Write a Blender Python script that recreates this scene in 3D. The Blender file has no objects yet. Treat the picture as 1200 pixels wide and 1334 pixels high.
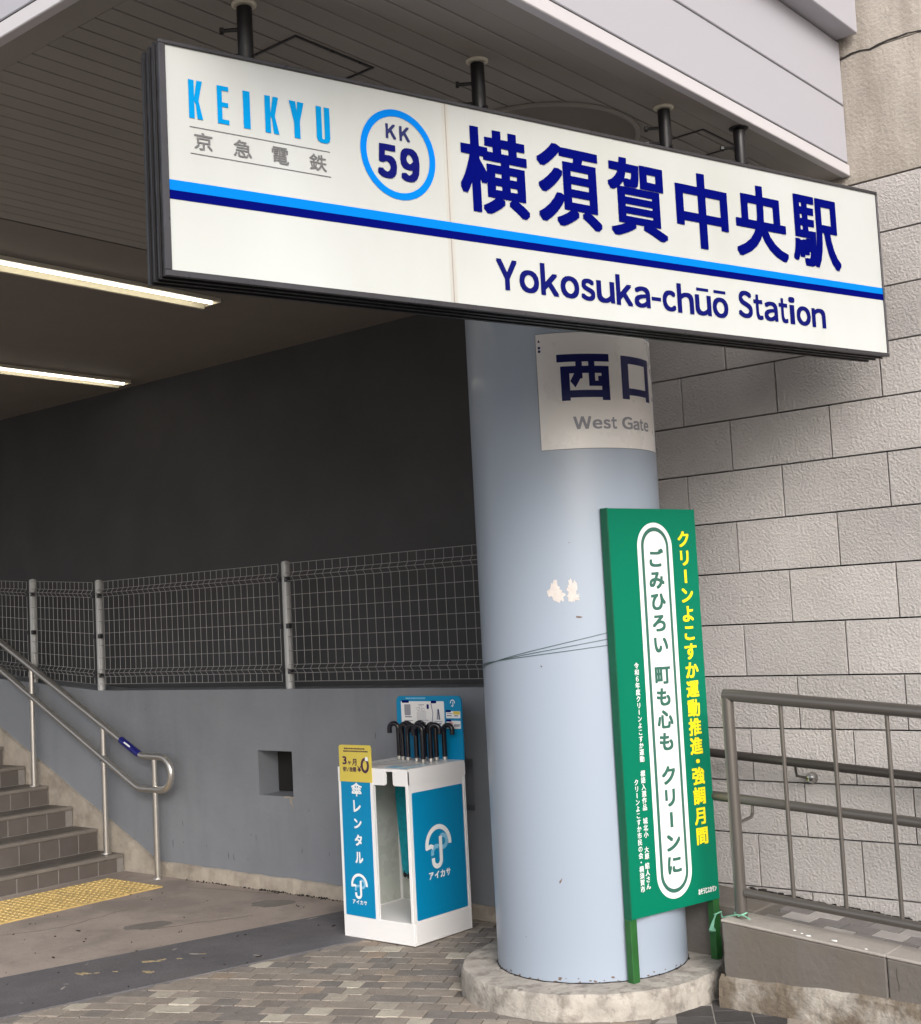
import bpy, bmesh, math, random
from mathutils import Vector, Matrix
random.seed(7)
S = bpy.context.scene
COL = S.collection
R = math.radians
PI = math.pi
# ------------------------------------------------------------------ camera, sky, sun, exposure
EYE = Vector((0, 0, 1.55))
FPX = 1717.2
yaw, pitch, roll = R(39.97), R(4.711), R(-2.939)
fw = Vector((-math.sin(yaw)*math.cos(pitch), math.cos(yaw)*math.cos(pitch), math.sin(pitch)))
rt = Vector((math.cos(yaw), math.sin(yaw), 0)); up = rt.cross(fw)
r2 = rt*math.cos(roll)+up*math.sin(roll); u2 = -rt*math.sin(roll)+up*math.cos(roll)
cd = bpy.data.cameras.new('camera'); cam = bpy.data.objects.new('camera', cd); COL.objects.link(cam)
cam.matrix_world = Matrix(((r2.x, u2.x, -fw.x, EYE.x), (r2.y, u2.y, -fw.y, EYE.y), (r2.z, u2.z, -fw.z, EYE.z), (0, 0, 0, 1)))
cd.sensor_width = 36; cd.sensor_height = 36; cd.sensor_fit = 'AUTO'; cd.lens = 36*FPX/1334
cd.clip_start = .05; cd.clip_end = 2000
S.camera = cam
SUN_EL, SUN_AZ = 31, 127           # azimuth measured clockwise from +Y
w = bpy.data.worlds.new('World'); S.world = w; w.use_nodes = True
nt = w.node_tree
bg = nt.nodes['Background']
sky = nt.nodes.new('ShaderNodeTexSky'); sky.sky_type = 'NISHITA'; sky.sun_disc = False
sky.sun_elevation = R(SUN_EL); sky.sun_rotation = R(SUN_AZ); sky.air_density = 1.0; sky.dust_density = 3.5; sky.ozone_density = 1.0
hs = nt.nodes.new('ShaderNodeHueSaturation'); hs.inputs['Saturation'].default_value = .42
nt.links.new(sky.outputs[0], hs.inputs['Color']); nt.links.new(hs.outputs[0], bg.inputs[0])
bg.inputs[1].default_value = .135
sd = bpy.data.lights.new('sun', 'SUN'); so = bpy.data.objects.new('sun', sd); COL.objects.link(so)
sd.energy = 1.2; sd.angle = R(30); sd.color = (1, .96, .92)
dsun = Vector((math.sin(R(SUN_AZ))*math.cos(R(SUN_EL)), math.cos(R(SUN_AZ))*math.cos(R(SUN_EL)), math.sin(R(SUN_EL))))
so.rotation_euler = dsun.to_track_quat('Z', 'Y').to_euler(); so.location = (0, 0, 12)
S.view_settings.view_transform = 'Standard'; S.view_settings.look = 'None'
S.view_settings.exposure = 0.66; S.view_settings.gamma = 1; S.view_settings.use_curve_mapping = False

def inframe(p, m=0):
    v = Vector(p)-EYE; d = v.dot(fw)
    if d < .1: return None
    x = 600+FPX*v.dot(r2)/d; y = 667-FPX*v.dot(u2)/d
    return (x, y, d) if -m <= x <= 1200+m and -m <= y <= 1334+m else None

# ------------------------------------------------------------------ materials
MATS = {}
def mat(name, col, rough=.6, metal=0, var=.0, vscale=3., bump=0., bscale=40., rnd=0., emit=0., ecol=None, coat=0., stain=0., stscale=1.2,
        stcol=None, speck=0., streak=False, spec=.5, detail=4., light=0., lo=.5, hi=.68, ltc=(.46, .42, .35), lfrac=True):
    if name in MATS: return MATS[name]
    m = bpy.data.materials.new(name); m.use_nodes = True; N = m.node_tree; L = N.links.new
    b = N.nodes['Principled BSDF']
    b.inputs['Roughness'].default_value = rough; b.inputs['Metallic'].default_value = metal
    b.inputs['Specular IOR Level'].default_value = spec
    if coat: b.inputs['Coat Weight'].default_value = coat; b.inputs['Coat Roughness'].default_value = .08
    geo = N.nodes.new('ShaderNodeNewGeometry'); pos = geo.outputs['Position']
    def noise(sc, det=4., rough_=.55, vec=None):
        n = N.nodes.new('ShaderNodeTexNoise'); n.inputs['Scale'].default_value = sc; n.inputs['Detail'].default_value = det
        n.inputs['Roughness'].default_value = rough_; L(vec or pos, n.inputs['Vector']); return n.outputs['Fac']
    def ramp(fac, a, b_, lo=0., hi=1.):
        n = N.nodes.new('ShaderNodeMapRange'); n.inputs['From Min'].default_value = a; n.inputs['From Max'].default_value = b_
        n.inputs['To Min'].default_value = lo; n.inputs['To Max'].default_value = hi; L(fac, n.inputs['Value']); return n.outputs['Result']
    def mult(c, f):
        n = N.nodes.new('ShaderNodeVectorMath'); n.operation = 'SCALE'; L(c, n.inputs[0]); L(f, n.inputs['Scale']); return n.outputs[0]
    def mix(f, c1, c2):
        n = N.nodes.new('ShaderNodeMix'); n.data_type = 'RGBA'
        L(f, n.inputs['Factor']); L(c1, n.inputs[6])
        if isinstance(c2, tuple): n.inputs[7].default_value = (*c2, 1)
        else: L(c2, n.inputs[7])
        return n.outputs[2]
    rgb = N.nodes.new('ShaderNodeRGB'); rgb.outputs[0].default_value = (*col, 1); c = rgb.outputs[0]
    if rnd or light:
        oi = N.nodes.new('ShaderNodeObjectInfo'); rv = oi.outputs['Random']
        if rnd: c = mult(c, ramp(rv, 0, 1, 1-rnd, 1+rnd))
        if light:
            wn = N.nodes.new('ShaderNodeTexWhiteNoise'); wn.noise_dimensions = '1D'; L(rv, wn.inputs['W'])
            c = mix(ramp(wn.outputs['Value'], 1-light-.06, 1-light+.03), c, ltc)
        if light and lfrac:
            wn2 = N.nodes.new('ShaderNodeTexWhiteNoise'); wn2.noise_dimensions = '1D'
            ad = N.nodes.new('ShaderNodeMath'); ad.inputs[1].default_value = 3.7; L(rv, ad.inputs[0]); L(ad.outputs[0], wn2.inputs['W'])
            c = mix(ramp(wn2.outputs['Value'], .86, .93, 0, .5), c, (.33, .245, .17))
            wn3 = N.nodes.new('ShaderNodeTexWhiteNoise'); wn3.noise_dimensions = '1D'
            ad = N.nodes.new('ShaderNodeMath'); ad.inputs[1].default_value = 9.1; L(rv, ad.inputs[0]); L(ad.outputs[0], wn3.inputs['W'])
            c = mix(ramp(wn3.outputs['Value'], .6, .75, 0, .7), c, (.15, .14, .135))
    if var: c = mult(c, ramp(noise(vscale), .3, .7, 1-var, 1+var))
    if stain:
        v = pos
        if streak:
            mp = N.nodes.new('ShaderNodeMapping'); mp.inputs['Scale'].default_value = (1, 1, .18); L(pos, mp.inputs[0]); v = mp.outputs[0]
        c = mix(ramp(noise(stscale, 6, .62, v), lo, hi, 0, stain), c, stcol or tuple(x*.45 for x in col))
    if speck:
        c = mix(ramp(noise(bscale*.7 if bscale > 20 else 34, 2), .62, .74, 0, speck), c, tuple(x*.35 for x in col))
    L(c, b.inputs['Base Color'])
    if var or stain:
        L(ramp(noise(vscale*2.3), .3, .7, max(.03, rough-.1), min(1, rough+.1)), b.inputs['Roughness'])
    if bump:
        bp = N.nodes.new('ShaderNodeBump'); bp.inputs['Distance'].default_value = bump; bp.inputs['Strength'].default_value = 1
        L(noise(bscale, detail), bp.inputs['Height']); L(bp.outputs[0], b.inputs['Normal'])
    if emit:
        b.inputs['Emission Color'].default_value = (*(ecol or col), 1); b.inputs['Emission Strength'].default_value = emit
    MATS[name] = m; return m

M = dict(
 stone=mat('stone', (.455, .428, .415), .85, var=.08, vscale=2.6, bump=.0085, bscale=92, rnd=.09, detail=5, stain=.2, stscale=1.4, stcol=(.27, .24, .225), spec=.3),
 mortar=mat('mortar', (.008, .007, .007), .9),
 concrete_old=mat('concrete_old', (.43, .39, .345), .85, var=.14, vscale=4, bump=.006, bscale=70, stain=.7, stscale=4.2, lo=.42, hi=.62, stcol=(.25, .215, .18), streak=True),
 blue_wall=mat('blue_wall', (.222, .236, .262), .6, var=.09, vscale=1.7, bump=.002, bscale=18, stain=.35, stscale=1.6, stcol=(.105, .112, .13), streak=True),
 dark_wall=mat('dark_wall', (.047, .0475, .051), .8, var=.10, vscale=.9, bump=.001, bscale=20),
 seamstain=mat('seam_stain', (.455, .445, .41), .4),
 rust=mat('rust_chip', (.16, .11, .08), .85, var=.2, vscale=60),
 scuff=mat('wall_scuff', (.125, .13, .14), .8),
 plaster=mat('plaster', (.38, .335, .28), .9, var=.2, vscale=7, bump=.006, bscale=30, stain=.6, stscale=5, stcol=(.15, .12, .095)),
 ceil=mat('ceiling_paint', (.205, .18, .16), .75, var=.04, vscale=.7),
 plank=mat('soffit_paint', (.30, .275, .25), .55, var=.07, vscale=1.2, rnd=.04),
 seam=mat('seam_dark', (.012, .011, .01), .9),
 fascia=mat('fascia_panel_paint', (.41, .405, .445), .42, spec=.35),
 fascia_trim=mat('fascia_trim_paint', (.56, .54, .56), .4),
 column=mat('column_paint', (.325, .38, .462), .36, coat=.12),
 plinth=mat('plinth_concrete', (.40, .37, .33), .9, var=.2, vscale=9, bump=.008, bscale=38, stain=.7, stscale=13, stcol=(.15, .13, .11), lo=.48, hi=.66, speck=.6),
 chrome=mat('chrome_dome', (.42, .41, .40), .12, 1.),
 steel=mat('stainless_steel', (.60, .575, .54), .3, .85),
 taupe=mat('taupe_metal', (.175, .160, .146), .32, .65),
 taupe_dark=mat('dark_handrail', (.07, .062, .056), .35, .5),
 galv=mat('galvanised', (.50, .50, .50), .5, .3),
 wire=mat('fence_wire', (.31, .31, .31), .5, .3),
 black=mat('black_frame', (.013, .012, .014), .38, .2, var=.2, vscale=9),
 black2=mat('sign_frame_edge', (.055, .052, .058), .35, .4, var=.15, vscale=9),
 navy=mat('navy_print', (.002, .004, .13), .6, spec=.0),
 navy_poster=mat('navy_poster_print', (.010, .014, .10), .28, spec=.4),
 navy2=mat('indigo_print', (.006, .008, .12), .6, spec=.02),
 sky=mat('sky_blue_print', (.0, .185, .66), .5, spec=.05),
 cyan=mat('cyan_print', (.0, .24, .56), .5, spec=.05),
 greyprint=mat('grey_print', (.13, .13, .135), .5),
 greyprint2=mat('poster_grey_print', (.30, .30, .345), .5),
 green=mat('green_board', (.0, .175, .098), .5, spec=.15),
 green_edge=mat('green_board_edge', (.0, .10, .05), .5, var=.1, vscale=8),
 green_leg=mat('green_leg_paint', (.018, .105, .022), .5, var=.18, vscale=12),
 tealprint=mat('dark_green_print', (.03, .135, .10), .5),
 yellow=mat('yellow_print', (.95, .80, .01), .45),
 white=mat('white_print', (.86, .88, .88), .45),
 whitep=mat('white_plastic', (.84, .83, .83), .35),
 greyp=mat('inner_plastic', (.50, .52, .48), .3, var=.04, vscale=5),
 bluep=mat('blue_poster', (.0, .235, .47), .4, spec=.3),
 bluelite=mat('light_blue_print', (.22, .52, .74), .35),
 yellowcard=mat('yellow_card', (.66, .53, .09), .45, var=.03, vscale=5),
 purple=mat('purple_print', (.065, .02, .06), .5),
 pink=mat('pink_print', (.75, .38, .36), .5),
 poster=mat('poster_vinyl', (.82, .80, .78), .32, var=.03, vscale=3),
 residue=mat('tape_residue', (.62, .57, .54), .7, var=.1, vscale=50),
 blackp=mat('umbrella_handle', (.008, .007, .012), .22),
 tealfab=mat('teal_fabric', (.0, .33, .42), .6, var=.15, vscale=40),
 tile=mat('step_tile', (.118, .102, .093), .5, var=.10, vscale=6, rnd=.12, stain=.3, stscale=4, stcol=(.09, .072, .062)),
 tread=mat('step_tread', (.112, .098, .088), .55, var=.15, vscale=5, stain=.35, stscale=4),
 nosing=mat('step_nosing', (.19, .168, .148), .5, var=.12, vscale=9),
 grout=mat('grout', (.24, .225, .21), .9, var=.1, vscale=20),
 tactile=mat('tactile_yellow', (.62, .44, .17), .62, var=.13, vscale=14, rnd=.06, stain=.4, stscale=8, stcol=(.34, .25, .14), bump=.001, bscale=90),
 ground=mat('ground_concrete', (.345, .290, .255), .8, var=.10, vscale=2.3, bump=.003, bscale=55, stain=.45, lo=.46, hi=.6, stscale=2.2, stcol=(.17, .148, .135), speck=.5),
 patch=mat('ground_patch', (.185, .165, .15), .8, var=.1, vscale=6, bump=.003, bscale=60),
 asphalt=mat('asphalt_dark', (.118, .112, .120), .75, var=.14, vscale=4, bump=.004, bscale=80, speck=.5, stain=.35, stscale=3, stcol=(.13, .118, .11)),
 yellowwear=mat('worn_yellow', (.36, .28, .16), .8, var=.2, vscale=30),
 paver=mat('paver_stone', (.285, .245, .208), .85, var=.12, vscale=14, bump=.004, bscale=70, rnd=.11, light=.065, speck=.3, stain=.3, stscale=2.5, stcol=(.155, .135, .12)),
 paverdark=mat('paver_dark', (.06, .055, .056), .7, var=.15, vscale=9, bump=.003, bscale=60, rnd=.2),
 street=mat('street_paving', (.27, .245, .22), .9, var=.15, vscale=1.5, bump=.004, bscale=60),
 joint=mat('paver_joint', (.125, .11, .098), .95, bump=.004, bscale=90, var=.2, vscale=12),
 jointlight=mat('tile_joint_light', (.30, .28, .26), .95, var=.2, vscale=14),
 kerb=mat('kerb_concrete', (.135, .124, .114), .75, var=.12, vscale=4, bump=.003, bscale=40, stain=.6, stscale=3, lo=.45, hi=.62, stcol=(.14, .115, .09), streak=True),
 kerbtop=mat('kerb_top_mortar', (.33, .30, .275), .8, var=.14, vscale=5, bump=.003, bscale=50, stain=.35, stscale=5),
 kerbfoot=mat('kerb_foot_stone', (.36, .33, .29), .9, var=.25, vscale=9, bump=.012, bscale=28, stain=.9, stscale=5, stcol=(.13, .10, .07), lo=.42, hi=.58, speck=.3),
 rtile=mat('ramp_tile', (.185, .17, .165), .7, var=.12, vscale=9, rnd=.12),
 rtile_light=mat('ramp_tile_pale', (.33, .305, .295), .7, var=.12, vscale=9, rnd=.12),
 dirt=mat('debris_dark', (.02, .016, .013), .9),
 bluetape=mat('blue_sleeve', (.012, .014, .16), .4),
 string=mat('mint_string', (.22, .52, .36), .6),
 cord=mat('dark_cord', (.06, .11, .11), .5),
)
def emit_mat(name, col, e, base=.6):
    m = mat(name, (base,)*3, .4, emit=e, ecol=col); return m
M['lamp'] = emit_mat('lamp_tube', (1, .93, .78), 5.)
M['lampcase'] = mat('lamp_housing', (.68, .64, .52), .5)
# sign face: acrylic with tubes behind it
def face_mat():
    m = mat('sign_acrylic', (.56, .565, .545), .22, coat=.2); N = m.node_tree; L = N.links.new; b = N.nodes['Principled BSDF']
    tc = N.nodes.new('ShaderNodeTexCoord'); sp = N.nodes.new('ShaderNodeSeparateXYZ'); L(tc.outputs['Object'], sp.inputs[0])
    mr = N.nodes.new('ShaderNodeMapRange'); L(sp.outputs['Z'], mr.inputs['Value'])
    mr.inputs['From Min'].default_value = .02; mr.inputs['From Max'].default_value = .33; mr.inputs['To Min'].default_value = .085; mr.inputs['To Max'].default_value = .02
    n = N.nodes.new('ShaderNodeTexNoise'); n.inputs['Scale'].default_value = 1.3; n.inputs['Detail'].default_value = 3; L(tc.outputs['Object'], n.inputs['Vector'])
    m2 = N.nodes.new('ShaderNodeMapRange'); m2.inputs['From Min'].default_value = .3; m2.inputs['From Max'].default_value = .7; m2.inputs['To Min'].default_value = .8; m2.inputs['To Max'].default_value = 1.2
    L(n.outputs['Fac'], m2.inputs['Value'])
    mu = N.nodes.new('ShaderNodeMath'); mu.operation = 'MULTIPLY'; L(mr.outputs[0], mu.inputs[0]); L(m2.outputs[0], mu.inputs[1])
    n3 = N.nodes.new('ShaderNodeTexNoise'); n3.inputs['Scale'].default_value = 2.2; n3.inputs['Detail'].default_value = 5
    mp = N.nodes.new('ShaderNodeMapping'); mp.inputs['Scale'].default_value = (1, 1, .35); L(tc.outputs['Object'], mp.inputs[0]); L(mp.outputs[0], n3.inputs['Vector'])
    m3 = N.nodes.new('ShaderNodeMapRange'); m3.inputs['From Min'].default_value = .35; m3.inputs['From Max'].default_value = .7; L(n3.outputs['Fac'], m3.inputs['Value'])
    mxx = N.nodes.new('ShaderNodeMix'); mxx.data_type = 'RGBA'; L(m3.outputs[0], mxx.inputs['Factor']); mxx.inputs[6].default_value = (.475, .492, .485, 1); mxx.inputs[7].default_value = (.42, .43, .41, 1)
    L(mxx.outputs[2], b.inputs['Base Color'])
    L(mu.outputs[0], b.inputs['Emission Strength']); b.inputs['Emission Color'].default_value = (.97, 1, .92, 1)
    return m
M['face'] = face_mat()

# ------------------------------------------------------------------ mesh builder
class MB:
    def __init__(s): s.v = []; s.f = []; s.m = []; s.mi = 0
    def add(s, vs, fs):
        o = len(s.v); s.v += [tuple(x) for x in vs]; s.f += [tuple(i+o for i in f) for f in fs]; s.m += [s.mi]*len(fs); return s
    def box(s, x0, x1, y0, y1, z0, z1):
        return s.hexa([(x0, y0, z0), (x1, y0, z0), (x1, y1, z0), (x0, y1, z0), (x0, y0, z1), (x1, y0, z1), (x1, y1, z1), (x0, y1, z1)])
    def hexa(s, v): return s.add(v, [(0, 3, 2, 1), (4, 5, 6, 7), (0, 1, 5, 4), (1, 2, 6, 5), (2, 3, 7, 6), (3, 0, 4, 7)])
    def fbox(s, F, a0, a1, b0, b1, h0, h1):   # box in a frame: a along, b up, h out
        P = F.p
        return s.hexa([P(a0, b0, h1), P(a1, b0, h1), P(a1, b0, h0), P(a0, b0, h0), P(a0, b1, h1), P(a1, b1, h1), P(a1, b1, h0), P(a0, b1, h0)])
    def quad(s, a, b, c, d): return s.add([a, b, c, d], [(0, 1, 2, 3)])
    def prism(s, pts, z0, z1):
        n = len(pts); vs = [(x, y, z0) for x, y in pts]+[(x, y, z1) for x, y in pts]
        return s.add(vs, [tuple(range(n-1, -1, -1)), tuple(range(n, 2*n))]+[(i, (i+1) % n, n+(i+1) % n, n+i) for i in range(n)])
    def fprism(s, F, pts, h0, h1):
        n = len(pts); vs = [F.p(a, b, h0) for a, b in pts]+[F.p(a, b, h1) for a, b in pts]
        return s.add(vs, [tuple(range(n-1, -1, -1)), tuple(range(n, 2*n))]+[(i, (i+1) % n, n+(i+1) % n, n+i) for i in range(n)])
    def tube(s, pts, r, seg=12, closed=False, cap=True, rads=None):
        pts = [Vector(p) for p in pts]; n = len(pts); rings = []
        prev = None
        for i, p in enumerate(pts):
            if closed: t = (pts[(i+1) % n]-pts[i-1])
            else: t = (pts[min(i+1, n-1)]-pts[max(i-1, 0)])
            t.normalize()
            if prev is None:
                a = Vector((0, 0, 1)) if abs(t.z) < .9 else Vector((1, 0, 0)); a = (a-t*a.dot(t)).normalized()
            else: a = (prev-t*prev.dot(t)).normalized()
            prev = a; b = t.cross(a); rr = rads[i] if rads else r
            rings.append([p+(a*math.cos(2*PI*k/seg)+b*math.sin(2*PI*k/seg))*rr for k in range(seg)])
        vs = [q for g in rings for q in g]; fs = []
        for i in range(n if closed else n-1):
            j = (i+1) % n
            for k in range(seg):
                l = (k+1) % seg; fs.append((i*seg+k, i*seg+l, j*seg+l, j*seg+k))
        if cap and not closed: fs += [tuple(range(seg-1, -1, -1)), tuple((n-1)*seg+k for k in range(seg))]
        return s.add(vs, fs)
    def lathe(s, c, prof, seg=64, cap=True):
        vs = []; n = len(prof)
        for r, z in prof:
            for k in range(seg):
                a = 2*PI*k/seg; vs.append((c[0]+r*math.cos(a), c[1]+r*math.sin(a), z))
        fs = [(i*seg+k, i*seg+(k+1) % seg, (i+1)*seg+(k+1) % seg, (i+1)*seg+k) for i in range(n-1) for k in range(seg)]
        if cap: fs += [tuple(range(seg-1, -1, -1)), tuple((n-1)*seg+k for k in range(seg))]
        return s.add(vs, fs)
    def mesh(s, name, mats, smooth=False, bevel=0, segs=1):
        me = bpy.data.meshes.new(name); me.from_pydata(s.v, [], s.f)
        mats = mats if isinstance(mats, (list, tuple)) else [mats]
        for m in mats: me.materials.append(M[m] if isinstance(m, str) else m)
        for p, i in zip(me.polygons, s.m): p.material_index = i
        if bevel:
            bm = bmesh.new(); bm.from_mesh(me)
            es = [e for e in bm.edges if len(e.link_faces) == 2 and e.calc_face_angle(0) > .6]
            bmesh.ops.bevel(bm, geom=es, offset=bevel, segments=segs, affect='EDGES', profile=.5, clamp_overlap=True)
            bm.to_mesh(me); bm.free()
        if smooth:
            for p in me.polygons: p.use_smooth = True
            try: me.set_sharp_from_angle(angle=R(40))
            except Exception: pass
        me.update(); return me
    def build(s, name, mats, parent=None, **k):
        return link(name, s.mesh(name, mats, **k), parent)
def link(name, me, parent=None, loc=None):
    o = bpy.data.objects.new(name, me); COL.objects.link(o)
    if parent is not None:
        o.parent = parent; q = parent; off = Vector((0, 0, 0))
        while q is not None: off += q.location; q = q.parent
        # meshes are written in world coordinates, parents are unrotated empties: cancel their offset
        if loc is None: o.location = -off
        else: o.location = Vector(loc)-off
    elif loc is not None: o.location = loc
    return o
def tag(o, label=None, cat=None, group=None, kind=None):
    if label: o['label'] = label
    if cat: o['category'] = cat
    if group: o['group'] = group
    if kind: o['kind'] = kind
    return o
def thing(name, loc, label, cat, group=None):
    o = bpy.data.objects.new(name, None); COL.objects.link(o); o.location = loc; o.empty_display_size = .1
    return tag(o, label, cat, group)
class Frame:
    def __init__(s, O, ex, n=None):
        s.O = Vector(O); s.ex = Vector(ex).normalized(); s.n = s.ex.cross(Vector((0, 0, 1)))
    def p(s, a, b, h=0): return s.O+s.ex*a+Vector((0, 0, b))+s.n*h
class CylFrame:      # a in metres of arc from angle 0, b = height
    def __init__(s, c, r): s.c = c; s.r = r
    def p(s, a, b, h=0):
        t = a/s.r; return Vector((s.c[0]+(s.r+h)*math.cos(t), s.c[1]+(s.r+h)*math.sin(t), b))

# ------------------------------------------------------------------ lettering from the built-in font
_G = {}
_fc = bpy.data.curves.new('font_probe', 'FONT'); _fo = bpy.data.objects.new('font_probe', _fc); COL.objects.link(_fo)
_fc.resolution_u = 4
def glyph(ch):
    if ch in _G: return _G[ch]
    _fc.body = ch; bpy.context.view_layer.update()
    dg = bpy.context.evaluated_depsgraph_get(); ob = _fo.evaluated_get(dg); me = ob.to_mesh()
    v = [(p.co.x, p.co.y) for p in me.vertices]; f = [tuple(p.vertices) for p in me.polygons]
    ob.to_mesh_clear(); _G[ch] = (v, f); return _G[ch]
def put(mb, F, text, a0, a1, b0, b1, bold=0, h=.0012, rot=False, n=8, nobox=None, vb=.8):
    """fit the outline of text into the box a0..a1 x b0..b1 of frame F (nobox: em box instead of ink box)"""
    v, f = glyph(text)
    if not v: return
    if rot: v = [(y, -x) for x, y in v]
    xs = [p[0] for p in v]; ys = [p[1] for p in v]
    x0, x1, y0, y1 = min(xs), max(xs), min(ys), max(ys)
    if nobox:
        s = (b1-b0); sx = (a1-a0); cx, cy = (.5, .38) if not rot else ((x0+x1)/2, (y0+y1)/2)
        tr = lambda x, y: ((a0+a1)/2+(x-cx)*sx, (b0+b1)/2+(y-cy)*s)
    else:
        sx = (a1-a0-2*bold)/max(1e-6, x1-x0); sy = (b1-b0-2*bold)/max(1e-6, y1-y0)
        tr = lambda x, y: (a0+bold+(x-x0)*sx, b0+bold+(y-y0)*sy)
    offs = [(0, 0)] if not bold else [(bold*i, bold*j*vb) for i in (-1, -.33, .33, 1) for j in ((-1, -.3, .3, 1) if n > 8 else (-1, 1))]
    for k, (ox, oy) in enumerate(offs):
        vs = []
        for x, y in v:
            a, b = tr(x, y); vs.append(F.p(a+ox, b+oy, h+k*.00012))
        mb.add(vs, f)
ADV = dict(Y=.58, o=.56, k=.53, s=.44, u=.56, a=.52, c=.46, h=.56, S=.53, t=.36, i=.27, n=.56, W=.92, e=.55, G=.74)
ADV['-'] = .33; ADV[' '] = .27; ADV['ū'] = .56; ADV['ō'] = .56
TOP = dict(Y=.70, k=.74, h=.74, S=.715, t=.665, i=.735, W=.71, G=.72)
def latin(F, text, a0, a1, base, cap, bold, name, m, parent, gap=.05, h=.0012, tgt=None):
    tot = sum(ADV[c] for c in text)-gap; k = (a1-a0)/tot; x = a0; e = cap/.70
    for ch in text:
        w_ = (ADV[ch]-gap)*k
        if ch != ' ':
            mb = tgt or MB(); b = {'ū': 'u', 'ō': 'o'}.get(ch, ch)
            if b == '-': mb.fprism(F, [(x, base+.22*e), (x+w_, base+.22*e), (x+w_, base+.31*e), (x, base+.31*e)], h-.0004, h) if tgt is None else None
            else:
                t_ = TOP.get(b, .53)
                put(mb, F, chr(ord(b)+0xFEE0), x, x+w_, base, base+t_*e, bold=bold, h=h, vb=.8)
                if ch in 'ūō':
                    v0 = base+.625*e; mb.fprism(F, [(x+.12*w_, v0), (x+.88*w_, v0), (x+.88*w_, v0+.075*e), (x+.12*w_, v0+.075*e)], h-.0004, h)
            if tgt is None: mb.build(name, m, parent)
        x += ADV[ch]*k
def chars_obj(F, items, name, m, parent, **kw):
    for ch, a0, a1, b0, b1 in items:
        b = MB(); put(b, F, ch, a0, a1, b0, b1, **kw); b.build(name, m, parent)
def column_text(mb, F, chars, a, btop, pitch, w, hgt, bold=0, h=.0012, drift=0., sep=None):
    for i, ch in enumerate(chars):
        if ch in ' 　': continue
        if sep:
            q = MB(); column_text(q, F, ch, a, btop-pitch*i, pitch, w, hgt, bold, h); q.build(*sep); continue
        b = btop-pitch*i; aa = a+drift*(btop-b)
        if ch == 'ー':
            mb.fprism(F, [(aa-.055*w-bold, b-hgt*.38), (aa+.055*w+bold, b-hgt*.38), (aa+.055*w+bold, b+hgt*.38), (aa-.055*w-bold, b+hgt*.38)], h-.0008, h+.0002)
        else: put(mb, F, ch, aa-w/2, aa+w/2, b-hgt/2, b+hgt/2, bold=bold, h=h, nobox=True)
def ribbon(mb, F, pts, wd, h=.0015, t=.0006):
    L_ = []; Rr = []
    for i, (x, y) in enumerate(pts):
        x0, y0 = pts[max(0, i-1)]; x1, y1 = pts[min(len(pts)-1, i+1)]
        dx, dy = x1-x0, y1-y0; l = math.hypot(dx, dy) or 1; nx, ny = -dy/l*wd/2, dx/l*wd/2
        L_.append((x+nx, y+ny)); Rr.append((x-nx, y-ny))
    for i in range(len(pts)-1):
        mb.add([F.p(*L_[i], h), F.p(*Rr[i], h), F.p(*Rr[i+1], h), F.p(*L_[i+1], h)], [(0, 1, 2, 3)])
def arc(cx, cy, r, a0, a1, n=24, ry=None):
    return [(cx+r*math.cos(R(a0+(a1-a0)*i/n)), cy+(ry or r)*math.sin(R(a0+(a1-a0)*i/n))) for i in range(n+1)]
def rrect(a0, a1, b0, b1, r, n=6, corners=(1, 1, 1, 1)):   # bl, br, tr, tl
    P = []
    for (cx, cy, s0), c in zip(((a0+r, b0+r, 180), (a1-r, b0+r, 270), (a1-r, b1-r, 0), (a0+r, b1-r, 90)), corners):
        if c: P += arc(cx, cy, r, s0, s0+90, n)
        else: P.append((a0 if cx < (a0+a1)/2 else a1, b0 if cy < (b0+b1)/2 else b1))
    return P

# ================================================================== GROUND
g = MB(); g.quad((-600, -600, -.03), (600, -600, -.03), (600, 600, -.03), (-600, 600, -.03))
tag(g.build('ground', 'street'), kind='structure')
def lx(p, q, y): return p[0]+(q[0]-p[0])*(y-p[1])/(q[1]-p[1])
A0, A1 = (-5.768, 3.372), (-5.313, 5.123)
B0, B1 = (-5.168, 3.017), (-4.782, 4.628)
g = MB(); g.prism([(-30, -3), (lx(A0, A1, -3), -3), (lx(A0, A1, 5.4), 5.4), (-9, 5.4), (-30, 5.4)], -.028, .0)
walk = tag(g.build('concrete_pavement', 'ground'), kind='structure')
g = MB(); g.prism([(lx(A0, A1, -3)-.0, -3), (lx(B0, B1, -3), -3), (lx(B0, B1, 5.4), 5.4), (lx(A0, A1, 5.4), 5.4)], -.028, .004)
band = tag(g.build('asphalt_strip', 'asphalt'), kind='structure')
# repairs, worn paint and cracks on the two surfaces
def blob(cx, cy, rx, ry, ang, n=14, jag=.25, seed=0):
    rd = random.Random(seed); P = []
    for i in range(n):
        t = 2*PI*i/n; q = 1+rd.uniform(-jag, jag); x, y = rx*math.cos(t)*q, ry*math.sin(t)*q
        P.append((cx+x*math.cos(ang)-y*math.sin(ang), cy+x*math.sin(ang)+y*math.cos(ang)))
    return P
g = MB()
g.prism(blob(-6.03, 4.42, .13, .10, 1.2, n=15, jag=.22, seed=4), 0, .0012)
g.prism(blob(-5.84, 5.12, .12, .10, .6, n=15, jag=.2, seed=6), 0, .0012)

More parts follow.
